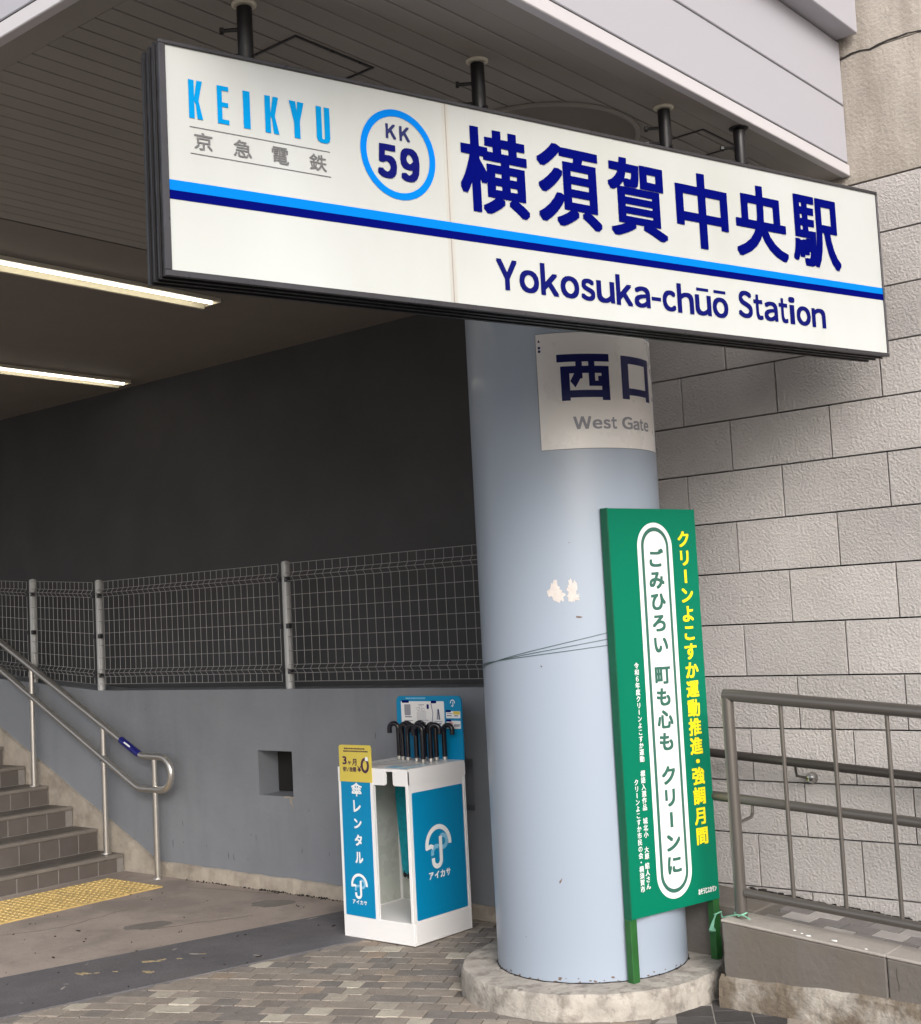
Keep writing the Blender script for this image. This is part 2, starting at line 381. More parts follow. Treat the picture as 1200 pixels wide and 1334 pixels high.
g.build('repair_patch', 'patch', walk)
g = MB()
for cx, cy, rx, ry, a, sd_ in ((-5.47, 3.62, .035, .018, .3, 1), (-5.37, 3.92, .04, .014, .5, 2), (-5.34, 3.97, .025, .012, 1.5, 12), (-5.21, 3.80, .03, .016, .2, 3), (-5.28, 4.03, .016, .008, .9, 4), (-5.42, 3.66, .012, .008, .3, 8), (-5.36, 3.72, .012, .006, .6, 9), (-5.25, 4.15, .015, .006, .6, 10)):
    g.prism(blob(cx, cy, rx, ry, a, n=22, seed=sd_, jag=.5), .004, .0048)
g.build('worn_paint_mark', 'yellowwear', band)
g = MB()
rd = random.Random(3)
for k in range(60):
    x = rd.uniform(-7.3, -4.9); y = rd.uniform(3.1, 5.3); s_ = rd.uniform(.0015, .0045)+(rd.random() < .08)*.005
    z = .0042 if lx(A0, A1, y) < x < lx(B0, B1, y) else .0002
    if x > lx(B0, B1, y): continue
    g.prism(blob(x, y, s_*1.6, s_*.7, rd.uniform(0, 3), n=7, jag=.4, seed=k), z, z+.004)
g.build('litter_specks', 'dirt', walk)['kind'] = 'stuff'
g = MB()
for k in range(26):
    x = rd.uniform(-6.6, -4.9); y = rd.uniform(3.1, 5.1); s_ = rd.uniform(.004, .016)
    z = .0042 if lx(A0, A1, y) < x < lx(B0, B1, y) else .0002
    if x > lx(B0, B1, y): continue
    g.prism(blob(x, y, s_*2.2, s_*.6, rd.uniform(0, 3), n=7, jag=.4, seed=k+99), z, z+.0006)
g.build('pale_chips', 'jointlight', walk)['kind'] = 'stuff'
def crack(mb, pts, wd, z, sd_=1):
    rd_ = random.Random(sd_); P = []
    for (x0, y0), (x1, y1) in zip(pts, pts[1:]):
        n = 7
        for i in range(n): t = i/n; P.append((x0+(x1-x0)*t+rd_.uniform(-1, 1)*.012, y0+(y1-y0)*t+rd_.uniform(-1, 1)*.012))
    P.append(pts[-1])
    for (x0, y0), (x1, y1) in zip(P, P[1:]):
        l = math.hypot(x1-x0, y1-y0) or 1; nx, ny = -(y1-y0)/l*wd, (x1-x0)/l*wd
        mb.quad((x0-nx, y0-ny, z), (x0+nx, y0+ny, z), (x1+nx, y1+ny, z), (x1-nx, y1-ny, z))
g = MB(); crack(g, [(-6.75, 3.55), (-6.45, 4.15), (-6.5, 4.6)], .002, .0014, 1); crack(g, [(-5.95, 4.35), (-5.7, 4.85)], .0022, .0014, 3); crack(g, [(-6.7, 5.2), (-6.0, 5.32)], .0018, .0014, 4)
g.build('ground_cracks', 'dirt', walk)['kind'] = 'stuff'

# pavers: running bond at an angle, cut in behind the strip and the plinth
PC = (-3.32, 4.685)
th = R(26); ex_, ey_ = (math.cos(th), math.sin(th)), (-math.sin(th), math.cos(th))
g = MB(); g.prism([(lx(B0, B1, -3), -3), (6, -3), (6, 5.4), (lx(B0, B1, 5.4), 5.4)], -.029, -.010)
bed = tag(g.build('block_paving', 'joint'), kind='structure')
darkpoly = [(-2.80, 4.28), (-2.95, 5.0), (-2.46, 5.0), (-2.405, 4.74), (-2.30, 4.50), (-2.05, 3.2), (-2.45, 3.0)]
def inpoly(x, y, P):
    c = False; n = len(P)
    for i in range(n):
        x0, y0 = P[i]; x1, y1 = P[i-1]
        if (y0 > y) != (y1 > y) and x < (x1-x0)*(y-y0)/(y1-y0)+x0: c = not c
    return c
def paver_mesh(name, L_, W_, m, j=.0022):
    b = MB(); b.box(-L_/2+j, L_/2-j, -W_/2+j, W_/2-j, -.022, 0); return b.mesh(name, m, bevel=.0018)
pm = {1: paver_mesh('paver', .1, .1, 'paver'), 2: paver_mesh('paver', .2, .1, 'paver')}
pd = paver_mesh('dark_paver', .145, .145, 'paverdark', .003)
plist = []
rd = random.Random(11)
for j in range(-40, 110):
    i = -80+(j % 2)*.5
    while i < 90:
        ln = 2 if rd.random() < .16 else 1
        u_ = (i+ln/2)*.1; v_ = j*.1
        x = u_*ex_[0]+v_*ey_[0]-3.5; y = u_*ex_[1]+v_*ey_[1]+1.5
        i += ln
        if y < 2.2 or y > 5.36 or x > -1.2: continue
        if x < lx(B0, B1, y)-.03: continue
        if math.hypot(x-PC[0], y-PC[1]) < .50: continue
        if y > 4.66 and x > -2.75: continue
        if inpoly(x, y, darkpoly): continue
        plist.append((x, y, ln))
def rank(p):
    q = inframe((p[0], p[1], 0), 12)
    return (0 if q else 1, q[2] if q else math.hypot(p[0]+3.5, p[1]-4))
plist.sort(key=rank)
stuffp = MB()
for k, (x, y, ln) in enumerate(plist):
    z = -.003+rd.uniform(-.0025, .002); rx, ry = rd.uniform(-.012, .012), rd.uniform(-.012, .012)
    if k < 299:
        o = link('paver', pm[ln], bed, (x, y, z)); o.rotation_euler = (rx, ry, th+rd.uniform(-.012, .012))
    else:
        c_, s_ = math.cos(th), math.sin(th); hx, hy = .1*ln/2-.0022, .0478
        P = [(x+a*c_-b*s_, y+a*s_+b*c_) for a, b in ((-hx, -hy), (hx, -hy), (hx, hy), (-hx, hy))]
        stuffp.prism(P, -.025, z)
stuffp.build('outer_pavers', 'paver', bed)['kind'] = 'stuff'
dk = MB(); dk.prism(darkpoly, -.0095, -.007); dk.build('dark_tile_bed', 'jointlight', bed)
t2 = R(-57)
for i in range(-14, 15):
    for j in range(-14, 15):
        u_, v_ = i*.145+(j % 2)*.0725, j*.145
        x = -2.6+u_*math.cos(t2)-v_*math.sin(t2); y = 4.3+u_*math.sin(t2)+v_*math.cos(t2)
        if not inpoly(x, y, darkpoly) or math.hypot(x-PC[0], y-PC[1]) < .52 or y > 4.74: continue
        o = link('dark_paver', pd, bed, (x, y, -.003+rd.uniform(-.001, .001))); o.rotation_euler = (0, 0, t2)

# tactile paving: tiles with studs
tac = MB(); tac.prism([(-7.425, 2.3), (-6.85, 2.3), (-6.85, 5.12), (-7.425, 5.12)], 0.0002, .002)
tac = tag(tac.build('tactile_strip', 'tactile'), kind='structure')
tb = MB(); tb.box(-.142, .142, -.139, .139, 0, .006)
for i in range(6):
    for j in range(6):
        cx, cy = -.115+i*.046, -.115+j*.046
        tb.lathe((cx, cy), [(.014, .006), (.009, .0105)], seg=6)
tm = tb.mesh('tactile_tile', 'tactile')
for i in range(2):
    for j in range(10):
        link('tactile_tile', tm, tac, (-7.28+i*.287, 4.98-j*.281, .0025))

# ================================================================== STAIRS
YS = 5.35
NZ = [.115, .262, .395, .527, .658, .790, .921, 1.052, 1.183, 1.315, 1.446, 1.577]
NX = [-7.574-.2935*i for i in range(12)]
st = thing('staircase', (-7.6, 3.6, 0), 'brown tiled steps climbing left along the grey blue wall beside the steel handrail', 'stairs')
bm_ = MB(); bm_.box(-.072, .072, 0, .008, -.052, .052); tile_me = bm_.mesh('tile', 'tile', bevel=.001)
# riser tiles face +X, so the tile mesh is turned
bm_ = MB(); bm_.box(-.008, 0, -.0735, .0735, 0, 1); 
for i, (x, z) in enumerate(zip(NX, NZ)):
    z0 = 0 if i == 0 else NZ[i-1]
    b = MB(); b.mi = 0; b.box(-12, x-.003, 2.2, YS, z0-.02 if i else -.02, z-.004)
    step = b.build('step', 'grout', st)
    n = MB(); n.box(x-.055, x+.004, 2.2, YS, z-.022, z+.002); n.build('nosing', 'nosing', step, bevel=.004)
    n = MB(); n.box(x-.2935-.012, x-.057, 2.2, YS, z-.003, z); n.build('tread', 'tread', step)
    hgt = z-.022-z0-.004
    t = MB(); t.box(-.006, .0, -.0712, .0712, 0, hgt); tme = t.mesh('riser_tile', 'tile', bevel=.001)
    if i < 7:
        for k in range(14):
            y = YS-.075-.1485*k-(.0 if i % 2 else .05)
            link('riser_tile', tme, step, (x-.0015, y, z0+.003))

# ================================================================== LOW BLUE WALL with ledge, niches, plaster base
lw = thing('low_wall', (-6, 5.5, 0), 'grey blue painted low wall with square niche, fence standing on top', 'wall')
YB = 5.38
xb = -7.85
def wallpanel(mb, x0, x1, z0, z1, y, holes):
    xs = sorted({x0, x1}|{h[0] for h in holes}|{h[1] for h in holes}); zs = sorted({z0, z1}|{h[2] for h in holes}|{h[3] for h in holes})
    for a, b in zip(xs, xs[1:]):
        for c, d in zip(zs, zs[1:]):
            if any(h[0] <= a and b <= h[1] and h[2] <= c and d <= h[3] for h in holes): continue
            mb.quad((a, y, c), (b, y, c), (b, y, d), (a, y, d))
holes = [(-6.216, -5.912, .56, .828), (-4.83, -4.515, .553, .822)]
b = MB(); wallpanel(b, xb, -3.25, -.02, 1.197, YB, holes)
b.quad((xb, YB, 1.197), (-3.25, YB, 1.197), (-3.25, 5.75, 1.197), (xb, 5.75, 1.197))
for h in holes:
    x0, x1, z0, z1 = h; d = YB+.17
    b.quad((x0, YB, z1), (x1, YB, z1), (x1, d, z1), (x0, d, z1)); b.quad((x0, d, z0), (x1, d, z0), (x1, YB, z0), (x0, YB, z0))
    b.quad((x0, YB, z0), (x0, YB, z1), (x0, d, z1), (x0, d, z0)); b.quad((x1, YB, z1), (x1, YB, z0), (x1, d, z0), (x1, d, z1))
    b.quad((x0, d, z0), (x1, d, z0), (x1, d, z1), (x0, d, z1))
# the rising piece past the bend
xl = -12.5; zl = 1.197+.075*(xb-xl)
b.add([(xl, YB+.02, -.02), (xb, YB, -.02), (xb, YB, 1.197), (xl, YB+.02, zl)], [(0, 1, 2, 3)])
b.add([(xl, YB+.02, zl), (xb, YB, 1.197), (xb, 5.75, 1.197), (xl, 5.75, zl)], [(0, 1, 2, 3)])
b.build('wall_body', 'blue_wall', lw)
b = MB()  # plaster footing, slightly uneven
xs = [-7.12+i*.06 for i in range(62)]
rd = random.Random(5)
for i, (x0, x1) in enumerate(zip(xs, xs[1:])):
    pass
tops = [.088-.006*(x+7.12)+rd.uniform(-.004, .004) for x in xs]; outs = [YB-.020+rd.uniform(-.004, .004) for x in xs]
vs = []; fs = []
for x, t, o in zip(xs, tops, outs): vs += [(x, o-.004, -.02), (x, o, t-.008), (x, o+.008, t), (x, YB+.005, t+.002)]
for i in range(len(xs)-1):
    for k in range(3): a = i*4+k; fs.append((a, a+4, a+5, a+1))
b.add(vs, fs); b.build('plaster_footing', 'plaster', lw)
# stringer beside the steps: straight top edge, stepped lower edge
b = MB()
def ztop(x): return .096+(-7.25-x)*.448
P = [(-7.12, -.01), (-7.12, .085)]
P += [(-7.25, ztop(-7.25))]+[(x, ztop(x)+rd.uniform(-.006, .006)) for x in [-7.25-.2*i for i in range(1, 20)]]
xe = -7.25-.2*19
low = []
for i, (x, z) in enumerate(zip(NX, NZ)):
    if x < xe: break
    low += [(x-.03, (NZ[i-1] if i else 0)-.03), (x-.03, z-.03)]
P += [(xe, low[-1][1]+.1)]+[(xe, low[-1][1])]+low[::-1]
n = len(P); vs = [(x, YB-.022, z) for x, z in P]+[(x, YB+.004, z) for x, z in P]
b.add(vs, [tuple(range(n-1, -1, -1))]+[(i, (i+1) % n, n+(i+1) % n, n+i) for i in range(n)])
b.build('stringer_plaster', 'plaster', lw)
b = MB(); rq = random.Random(12)
WF = Frame((0, YB, 0), (1, 0, 0))
for k in range(24):
    x = rq.uniform(-7.4, -5.0); z = rq.choice((rq.uniform(.12, .4), rq.uniform(.3, 1.1))); s_ = rq.uniform(.002, .007); q = rq.uniform(.5, 4)
    if -6.25 < x < -5.88 and z > .5: continue
    P = blob(x, z, s_*.7, s_*q, rq.uniform(-.15, .15), n=8, jag=.4, seed=k+400); b.add([WF.p(x_, y_, .0008) for x_, y_ in P], [tuple(range(8))])
b.build('scuff_marks', 'scuff', lw)['kind'] = 'stuff'
b = MB()
for (x, z, rx, rz_) in ((-5.935, .535, .012, .022), (-5.925, .505, .006, .018), (-5.95, .557, .05, .006)):
    P = blob(x, z, rx, rz_, 0, n=10, jag=.4, seed=int(z*999)); b.add([WF.p(x_, y_, .0012) for x_, y_ in P], [tuple(range(10))])
b.build('niche_chip', 'plaster', lw)
b = MB(); b.box(-6.210, -5.918, YB+.155, YB+.1685, .566, .822); b.build('niche_back_shade', 'seam', lw)  # near-black slab over the niche's back wall, its shade put in as colour
# weeds and grime at the foot
b = MB()
for k in range(240):
    x = rd.choice((rd.uniform(-6.9, -4.95), rd.uniform(-5.35, -4.95), rd.uniform(-6.2, -5.6))); y = YB-.024-abs(rd.gauss(0, .014)); s_ = rd.uniform(.002, .007)
    b.prism(blob(x, y, s_, s_*.7, rd.uniform(0, 3), n=5, jag=.4, seed=k), .0, rd.uniform(.002, .009))
tag(b.build('wall_foot_debris', 'dirt'), 'dark leaf litter and grit gathered along the foot of the low blue wall', 'debris', kind='stuff')

# upper dark wall, end walls, ceiling
uw = MB(); uw.box(-18, -3.25, 5.63, 5.80, 1.19, 3.6)
tag(uw.build('upper_wall', 'dark_wall'), 'dark charcoal upper wall rising behind the wire fence to the ceiling', 'wall')
uw = MB(); uw.box(-18.2, -18, 1.2, 5.8, -.02, 4.2)
tag(uw.build('passage_end_wall', 'dark_wall'), 'dark wall closing the far left end of the covered stairs', 'wall')

# ================================================================== STONE WALL
sw = thing('stone_wall', (-2.3, 5.3, 0), 'pale bush hammered stone block wall right of the column, below bare concrete', 'wall')
YW = 5.24
b = MB(); b.box(-3.42, 3.2, YW+.030, YW+.4, -.02, 3.285); b.build('mortar_core', 'mortar', sw)
b = MB(); b.box(-3.42, -3.40, YW+.012, 5.62, -.02, 3.285); b.build('return_face', 'stone', sw)
C0, CH, BW = .338, .2266, .469
bmesh_cache = {}
def block(w_, h_):
    k = (round(w_, 3), round(h_, 3))
    if k not in bmesh_cache:
        q = MB(); q.box(0, w_, 0, .032, 0, h_); bmesh_cache[k] = q.mesh('stone_block', 'stone', bevel=.0010)
    return bmesh_cache[k]
rd = random.Random(4)
for k in range(-2, 13):
    z0 = C0+CH*k; off = -2.571 if k % 2 else -2.806
    x = off-BW*2
    while x < 3.1:
        a, c = max(x, -3.41), min(x+BW, 3.15); x += BW
        if c-a < .05: continue
        zz = max(z0, -.02); 
        if z0+CH <= .0: continue
        link('stone_block', block(c-a-.0062, z0+CH-zz-.0062), sw, (a+.0031, YW+rd.uniform(-.0015, .0015), zz+.0031))
# bare concrete above, two lifts with a ragged crack between
b = MB(); b.box(-3.42, 3.2, YW+.004, YW+.4, 3.29, 3.838); b.build('concrete_lift', 'concrete_old', sw)
b = MB(); b.box(-3.42, 3.2, YW+.010, YW+.4, 3.844, 7.5); b.build('concrete_lift', 'concrete_old', sw)
b = MB(); P = []
for i in range(60):
    x = -2.6+i*.04; P.append((x, 3.838+.010*math.sin(x*9)+rd.uniform(-.008, .008)))
for (x0, z0), (x1, z1) in zip(P, P[1:]):
    t0, t1 = rd.uniform(.003, .006), rd.uniform(.003, .006); b.quad((x0, YW+.002, z0-t0), (x1, YW+.002, z1-t1), (x1, YW+.002, z1+t1), (x0, YW+.002, z0+t0))
b.build('crack', 'dirt', sw)

# ================================================================== RAISED RAMP WITH KERB
def rz(x): return .329-(x+2.656)*.088       # top of kerb falls to the right
rp = MB()
x0, x1 = -2.688, 1.2
rp.add([(x0, 4.83, -.02), (x1, 4.83, -.02), (x1, 5.25, -.02), (x0, 5.25, -.02), (x0, 4.83, rz(x0)-.035), (x1, 4.83, rz(x1)-.035), (x1, 5.25, rz(x1)-.035), (x0, 5.25, rz(x0)-.035)],
       [(0, 3, 2, 1), (4, 5, 6, 7), (0, 1, 5, 4), (1, 2, 6, 5), (2, 3, 7, 6), (3, 0, 4, 7)])
ramp = tag(rp.build('ramp', 'joint'), kind='structure')
def sloped(mb, x0, x1, y0, y1, zb0, zb1, zt0, zt1):
    mb.hexa([(x0, y0, zb0), (x1, y0, zb1), (x1, y1, zb1), (x0, y1, zb0), (x0, y0, zt0), (x1, y0, zt1), (x1, y1, zt1), (x0, y1, zt0)])
xs = [-2.685, -2.02, -1.2, -.4, .4, 1.2]
for a, c in zip(xs, xs[1:]):
    b = MB(); sloped(b, a+.0015, c-.0015, 4.665, 4.832, .10, .10, rz(a)-.012, rz(c)-.012); b.build('kerb_block', 'kerb', ramp, bevel=.006, segs=2)
    b = MB(); sloped(b, a, c, 4.662, 4.829, rz(a)-.012, rz(c)-.012, rz(a), rz(c)); b.build('kerb_cap', 'kerbtop', ramp, bevel=.004)
b = MB(); sloped(b, -3.25, -2.690, 4.955, 5.238, -.02, -.02, rz(-3.25)-.03, rz(-2.69)-.03); b.build('kerb_block', 'kerb', ramp, bevel=.006)
b = MB(); 
xs = [-2.70+i*.05 for i in range(79)]
vs = []; fs = []
for x in xs:
    t = .120+rd.uniform(-.004, .003)+.005*math.sin(x*5); o = 4.648+rd.uniform(-.003, .003)
    vs += [(x, o-.006, -.02), (x, o-.008, .03), (x, o, t-.02), (x, 4.672, t)]
for i in range(len(xs)-1):
    for k in range(3): a = i*4+k; fs.append((a, a+4, a+5, a+1))
b.add(vs, fs); b.add([vs[0], vs[1], vs[2], vs[3], (vs[0][0], 4.68, -.02)], [(4, 3, 2, 1, 0)])
b.build('kerb_foot', 'kerbfoot', ramp, smooth=True)
# vertical cracks in the kerb face
b = MB()
for x, za, zb in ((-2.683, .02, .30), (-1.98, .15, .215)):
    zz = za; px = x
    while zz < zb:
        nx_ = x+rd.uniform(-.006, .006); wd = .0007 if x != -2.683 else .0022
        b.quad((px-wd, 4.6632, zz), (px+wd, 4.6632, zz), (nx_+wd, 4.6632, zz+.02), (nx_-wd, 4.6632, zz+.02)); px = nx_; zz += .02
b.build('kerb_cracks', 'dirt', ramp)['kind'] = 'stuff'
# ramp tiles
pitchx, pitchy = .125, .098
b = MB(); b.box(0, pitchx-.005, 0, pitchy-.005, -.014, .0); rt_me = b.mesh('ramp_tile', 'rtile', bevel=.001); rt_me2 = b.mesh('ramp_tile', 'rtile_light', bevel=.001)
for j in range(4):
    for i in range(-3, 26):
        x = -2.87+i*pitchx+(j % 2)*.055
        if x+pitchx > 1.2 or x < -2.685: continue
        o = link('ramp_tile', rt_me2 if (i+2*j) % 3 == 1 else rt_me, ramp, (x, 4.842+j*pitchy, rz(x)-.022)); o.rotation_euler = (0, math.atan(.088), 0)
b = MB()
for k in range(150):
    x = rd.uniform(-2.85, -1.4); y = YW-.006-abs(rd.gauss(0, .012)); s_ = rd.uniform(.004, .012)
    z = rz(x)-.022; b.prism(blob(x, y, s_*1.5, s_*.6, 0, n=6, jag=.4, seed=k), z, z+rd.uniform(.003, .014))
tag(b.build('ramp_edge_debris', 'dirt'), 'dark crumbled grit lying between ramp tiles and stone wall', 'debris', kind='stuff')
b = MB()
for x, y, s_ in ((-2.33, 4.69, .007), (-2.23, 4.70, .008), (-2.40, 4.72, .004), (-2.10, 4.68, .004), (-2.36, 4.70, .003)):
    b.prism(blob(x, y, s_*1.5, s_*.8, 0, n=8, seed=int(x*100)), rz(x)-.002, rz(x)+.002)
b.build('white_paint_spots', 'white', ramp)['kind'] = 'stuff'

# ================================================================== COLUMN
cl = thing('round_column', (-3.32, 4.68, 0), 'round pale blue painted steel column on a low round concrete plinth', 'column')
b = MB(); b.lathe((-3.32, 4.68), [(.40, .09), (.40, 3.33)], seg=128, cap=False); b.build('shaft', 'column', cl, smooth=True)
b = MB(); seg = 120; prof = [(.560, -.02), (.558, .05), (.556, .084), (.548, .099), (.40, .103), (.38, .104)]
vs = []
rd = random.Random(8)
jr = [rd.uniform(-.004, .004) for _ in range(seg)]; jr = [(jr[i-1]+jr[i]+jr[(i+1) % seg])/2 for i in range(seg)]
for r_, z_ in prof:
    for k in range(seg):
        a = 2*PI*k/seg; q = r_+(jr[k]+rd.uniform(-.0015, .0015) if r_ > .5 else 0); vs.append((-3.325+q*math.cos(a), 4.685+q*math.sin(a), z_+(rd.uniform(-.0015, .0015) if z_ > .06 else 0)))
b.add(vs, [(i*seg+k, i*seg+(k+1) % seg, (i+1)*seg+(k+1) % seg, (i+1)*seg+k) for i in range(len(prof)-1) for k in range(seg)])
b.build('plinth', 'plinth', cl, smooth=True)
b = MB()
for k in range(36):
    a = rd.uniform(0, 2*PI); r_ = .401+abs(rd.gauss(0, .003)); s_ = rd.uniform(.0015, .004)+(rd.random() < .05)*.007
    x, y = -3.32+r_*math.cos(a), 4.68+r_*math.sin(a); b.prism(blob(x, y, s_, s_*.6, a+PI/2, n=5, seed=k), .102, .104+rd.uniform(.001, .006))
b.build('base_rust_crumbs', 'dirt', cl)['kind'] = 'stuff'
# thin cords round the column that steady the green board
b = MB()
def zc_(t): return 1.395+(t+80)*.00115
for dz, ds in ((0, 1.0), (.010, 1.25), (-.012, .8)):
    pts = []
    for i in range(41):
        t = -190+i*(172/40); pts.append((-3.32+.4022*math.cos(R(t)), 4.68+.4022*math.sin(R(t)), 1.385+(t+100)*.00095*ds+dz*max(0, (t+125))/90))
    b.tube(pts, .0013, 6)
tag(b.build('cord', 'cord'), 'thin dark cords wound round the blue column behind the green board', 'cord')
b = MB(); b.tube([(-3.32+.4015*math.cos(2*PI*k/90), 4.68+.4015*math.sin(2*PI*k/90), .1045+.001*math.sin(k*1.7)) for k in range(90)], .0022, 5, closed=True)
b.build('base_gap_line', 'dirt', cl)
CF0 = CylFrame((-3.32, 4.68), .40)
b = MB(); rq = random.Random(31)
for k in range(8):
    a = R(rq.uniform(-120, 0)); z = rq.choice((rq.uniform(.12, .5), rq.uniform(.5, 2.1))); s_ = rq.uniform(.002, .006)
    P = blob(a*.40, z, s_*rq.uniform(.8, 2.5), s_*.6, rq.uniform(0, 3), n=7, jag=.4, seed=k+60); b.add([CF0.p(x, y, .0006) for x, y in P], [tuple(range(7))])
for k in range(40):
    a = R(rq.uniform(-130, 10)); z = .104+abs(rq.gauss(0, .010)); s_ = rq.uniform(.0015, .004)
    P = blob(a*.40, z, s_*2, s_, 0, n=7, jag=.4, seed=k+160); b.add([CF0.p(x, y, .0006+k*.00001) for x, y in P], [tuple(range(7))])
b.build('paint_chips', 'rust', cl)['kind'] = 'stuff'
# torn tape residue
CF = CylFrame((-3.32, 4.68), .40)
b = MB()
for (a, z, ra, rb_, sd_) in ((-64.2, 1.652, .026, .036, 4), (-61.5, 1.630, .020, .024, 6), (-54.3, 1.650, .020, .038, 5), (-53.6, 1.622, .026, .018, 9)):
    P = blob(R(a)*.40, z, ra, rb_, 0, n=30, jag=.34, seed=sd_); b.add([CF.p(x, y, .0008+sd_*.0001) for x, y in P], [tuple(range(30))])
tag(b.build('tape_residue', 'residue'), 'two torn whitish tape remnants stuck on the blue column at chest height', 'sticker')
# West Gate poster wrapped on the column
po = thing('gate_poster', (-3.3, 4.28, 2.4), 'white curved West Gate sign in Japanese and English stuck on the column', 'sign')
pa0, pa1 = R(-67.4)*.4, R(24)*.4
b = MB(); n = 40; vs = []
for i in range(n+1):
    a = pa0+(pa1-pa0)*i/n; vs += [CF.p(a, 2.223, .0015), CF.p(a, 2.702, .0015)]
b.add(vs, [(2*i, 2*i+2, 2*i+3, 2*i+1) for i in range(n)])
b.build('vinyl_sheet', 'poster', po, smooth=True)
b = MB(); b.tube([CF.p(pa0+(pa1-pa0)*i/n, 2.222, .0012) for i in range(n+1)], .0009, 4); b.tube([CF.p(pa0, 2.222, .0012), CF.p(pa0, 2.702, .0012)], .0011, 4); b.tube([CF.p(pa0+(pa1-pa0)*i/n, 2.703, .0012) for i in range(n+1)], .0011, 4)
b.build('sheet_edge', 'greyprint', po)
class Flat:      # plain 2-D frame used to lay out curved text before wrapping
    def p(s, a, b, h=0): return Vector((a, b, h))
def wrap(mb, name, m, parent, step=.012):
    bm = bmesh.new(); vv = [bm.verts.new(v) for v in mb.v]
    for f in mb.f:
        try: bm.faces.new([vv[i] for i in f])
        except ValueError: pass
    x = -.50
    while x < .20:
        bmesh.ops.bisect_plane(bm, geom=bm.verts[:]+bm.edges[:]+bm.faces[:], plane_co=(x, 0, 0), plane_no=(1, 0, 0)); x += step
    for v in bm.verts: v.co = CF.p(v.co.x, v.co.y, v.co.z+.002)
    me = bpy.data.meshes.new(name); bm.to_mesh(me); bm.free(); me.materials.append(M[m]); return link(name, me, parent)
FF = Flat()
d_ = R(1)*.4
t = MB()   # the two kanji drawn with heavy square strokes
def bar(a0, a1, b0, b1, h=.0003): t.add([(a0, b0, h), (a1, b0, h), (a1, b1, h), (a0, b1, h)], [(0, 1, 2, 3)])
L0, L1 = -55.6*d_, -23.6*d_; W = L1-L0
bar(L0, L1, 2.580, 2.612)                                     # top bar
bar(L0+.06*W, L0+.22*W, 2.420, 2.562, .0003); bar(L1-.17*W, L1-.01*W, 2.420, 2.562, .0003)
bar(L0+.06*W, L1-.01*W, 2.532, 2.562, .0005); bar(L0+.2*W, L1-.12*W, 2.432, 2.462, .0007)
bar(L0+.34*W, L0+.46*W, 2.51, 2.590, .0009)
t.add([(L0+.34*W, 2.545, .0011), (L0+.23*W, 2.500, .0011), (L0+.32*W, 2.473, .0011), (L0+.42*W, 2.51, .0011), (L0+.46*W, 2.545, .0011)], [(0, 1, 2, 3, 4)])
bar(L0+.58*W, L0+.70*W, 2.495, 2.590, .0009); bar(L0+.58*W, L0+.84*W, 2.478, 2.50, .0011); bar(L0+.76*W, L0+.86*W, 2.478, 2.520, .0013)
L0, L1 = -14.8*d_, 14.5*d_; W = L1-L0
bar(L0, L0+.2*W, 2.428, 2.610); bar(L1-.2*W, L1, 2.428, 2.610); bar(L0, L1, 2.578, 2.610, .0005); bar(L0+.1*W, L1-.1*W, 2.446, 2.475, .0005)
wrap(t, 'kanji_lettering', 'navy_poster', po)
t = MB(); latin(FF, 'West Gate', -47.8*d_, 9.5*d_, 2.301, .052, .0022, '', '', None, tgt=t, h=.0003, gap=.05)
wrap(t, 'english_lettering', 'greyprint2', po)
t = MB()
for z in (2.668, 2.640, 2.625): put(t, FF, '▲' if z > 2.66 else '●', -66.2*d_, -64.6*d_, z, z+.012, h=.0003)
wrap(t, 'corner_marks', 'navy_poster', po)

# ================================================================== CANOPY
cp = thing('canopy', (-2.17, 2.05, 3.3), 'pale panelled canopy edge and brown slatted soffit roofing the station entrance', 'canopy')
ZC = 3.327; XF = -2.171; YF = 2.05
b = MB(); b.box(-18, -4.90, YF+.12, 5.63, ZC, ZC+.05); b.box(-4.90, XF-.11, 5.0, 5.63, ZC+.012, ZC+.05); b.build('ceiling_panel', 'ceil', cp)
b = MB(); b.box(-18, XF, YF, YF+.12, ZC, ZC+.03); b.build('soffit_border', 'plank', cp)
b = MB(); b.box(XF-.11, XF-.012, YF+.12, YW, ZC, ZC+.03); b.build('soffit_border', 'plank', cp)
b = MB(); b.box(-4.90, XF-.11, YF+.12, YW+.4, ZC+.02, ZC+.03); b.build('soffit_void', 'seam', cp)
for k in range(32):
    xa = -2.281-.0815*k
    q = MB(); q.box(xa-.0775, xa-.001, YF+.123, 5.62 if xa < -3.45 else YW, ZC, ZC+.012); q.build('soffit_plank', 'plank', cp, bevel=.002)
# right fascia
def fpanel(name, m, *a, **k): q = MB(); q.box(*a); return q.build(name, m, cp, **k)
fpanel('fascia_trim', 'fascia_trim', XF-.03, XF+.006, YF-.006, YW, ZC-.003, ZC+.045, bevel=.003)
fpanel('fascia_seam', 'seam', XF-.03, XF-.004, YF+.004, YW, ZC+.045, ZC+.055)
fpanel('fascia_panel', 'fascia', XF-.03, XF, YF, YW, ZC+.055, ZC+.300, bevel=.003)
fpanel('fascia_seam', 'greyprint', XF-.03, XF-.006, YF+.006, YW, ZC+.300, ZC+.307)
fpanel('fascia_panel', 'fascia', XF-.03, XF, YF, YW, ZC+.307, ZC+.580, bevel=.003)
fpanel('fascia_seam', 'seam', XF-.03, XF-.01, YF+.01, YW, ZC+.580, ZC+.592)
fpanel('roof_fascia', 'fascia', XF-.3, -2.08, YF-.09, YW-.016, ZC+.585, ZC+1.6, bevel=.003)
fpanel('roof_slab', 'ceil', -18, XF-.03, YF+.03, 5.8, ZC+.05, ZC+1.5)
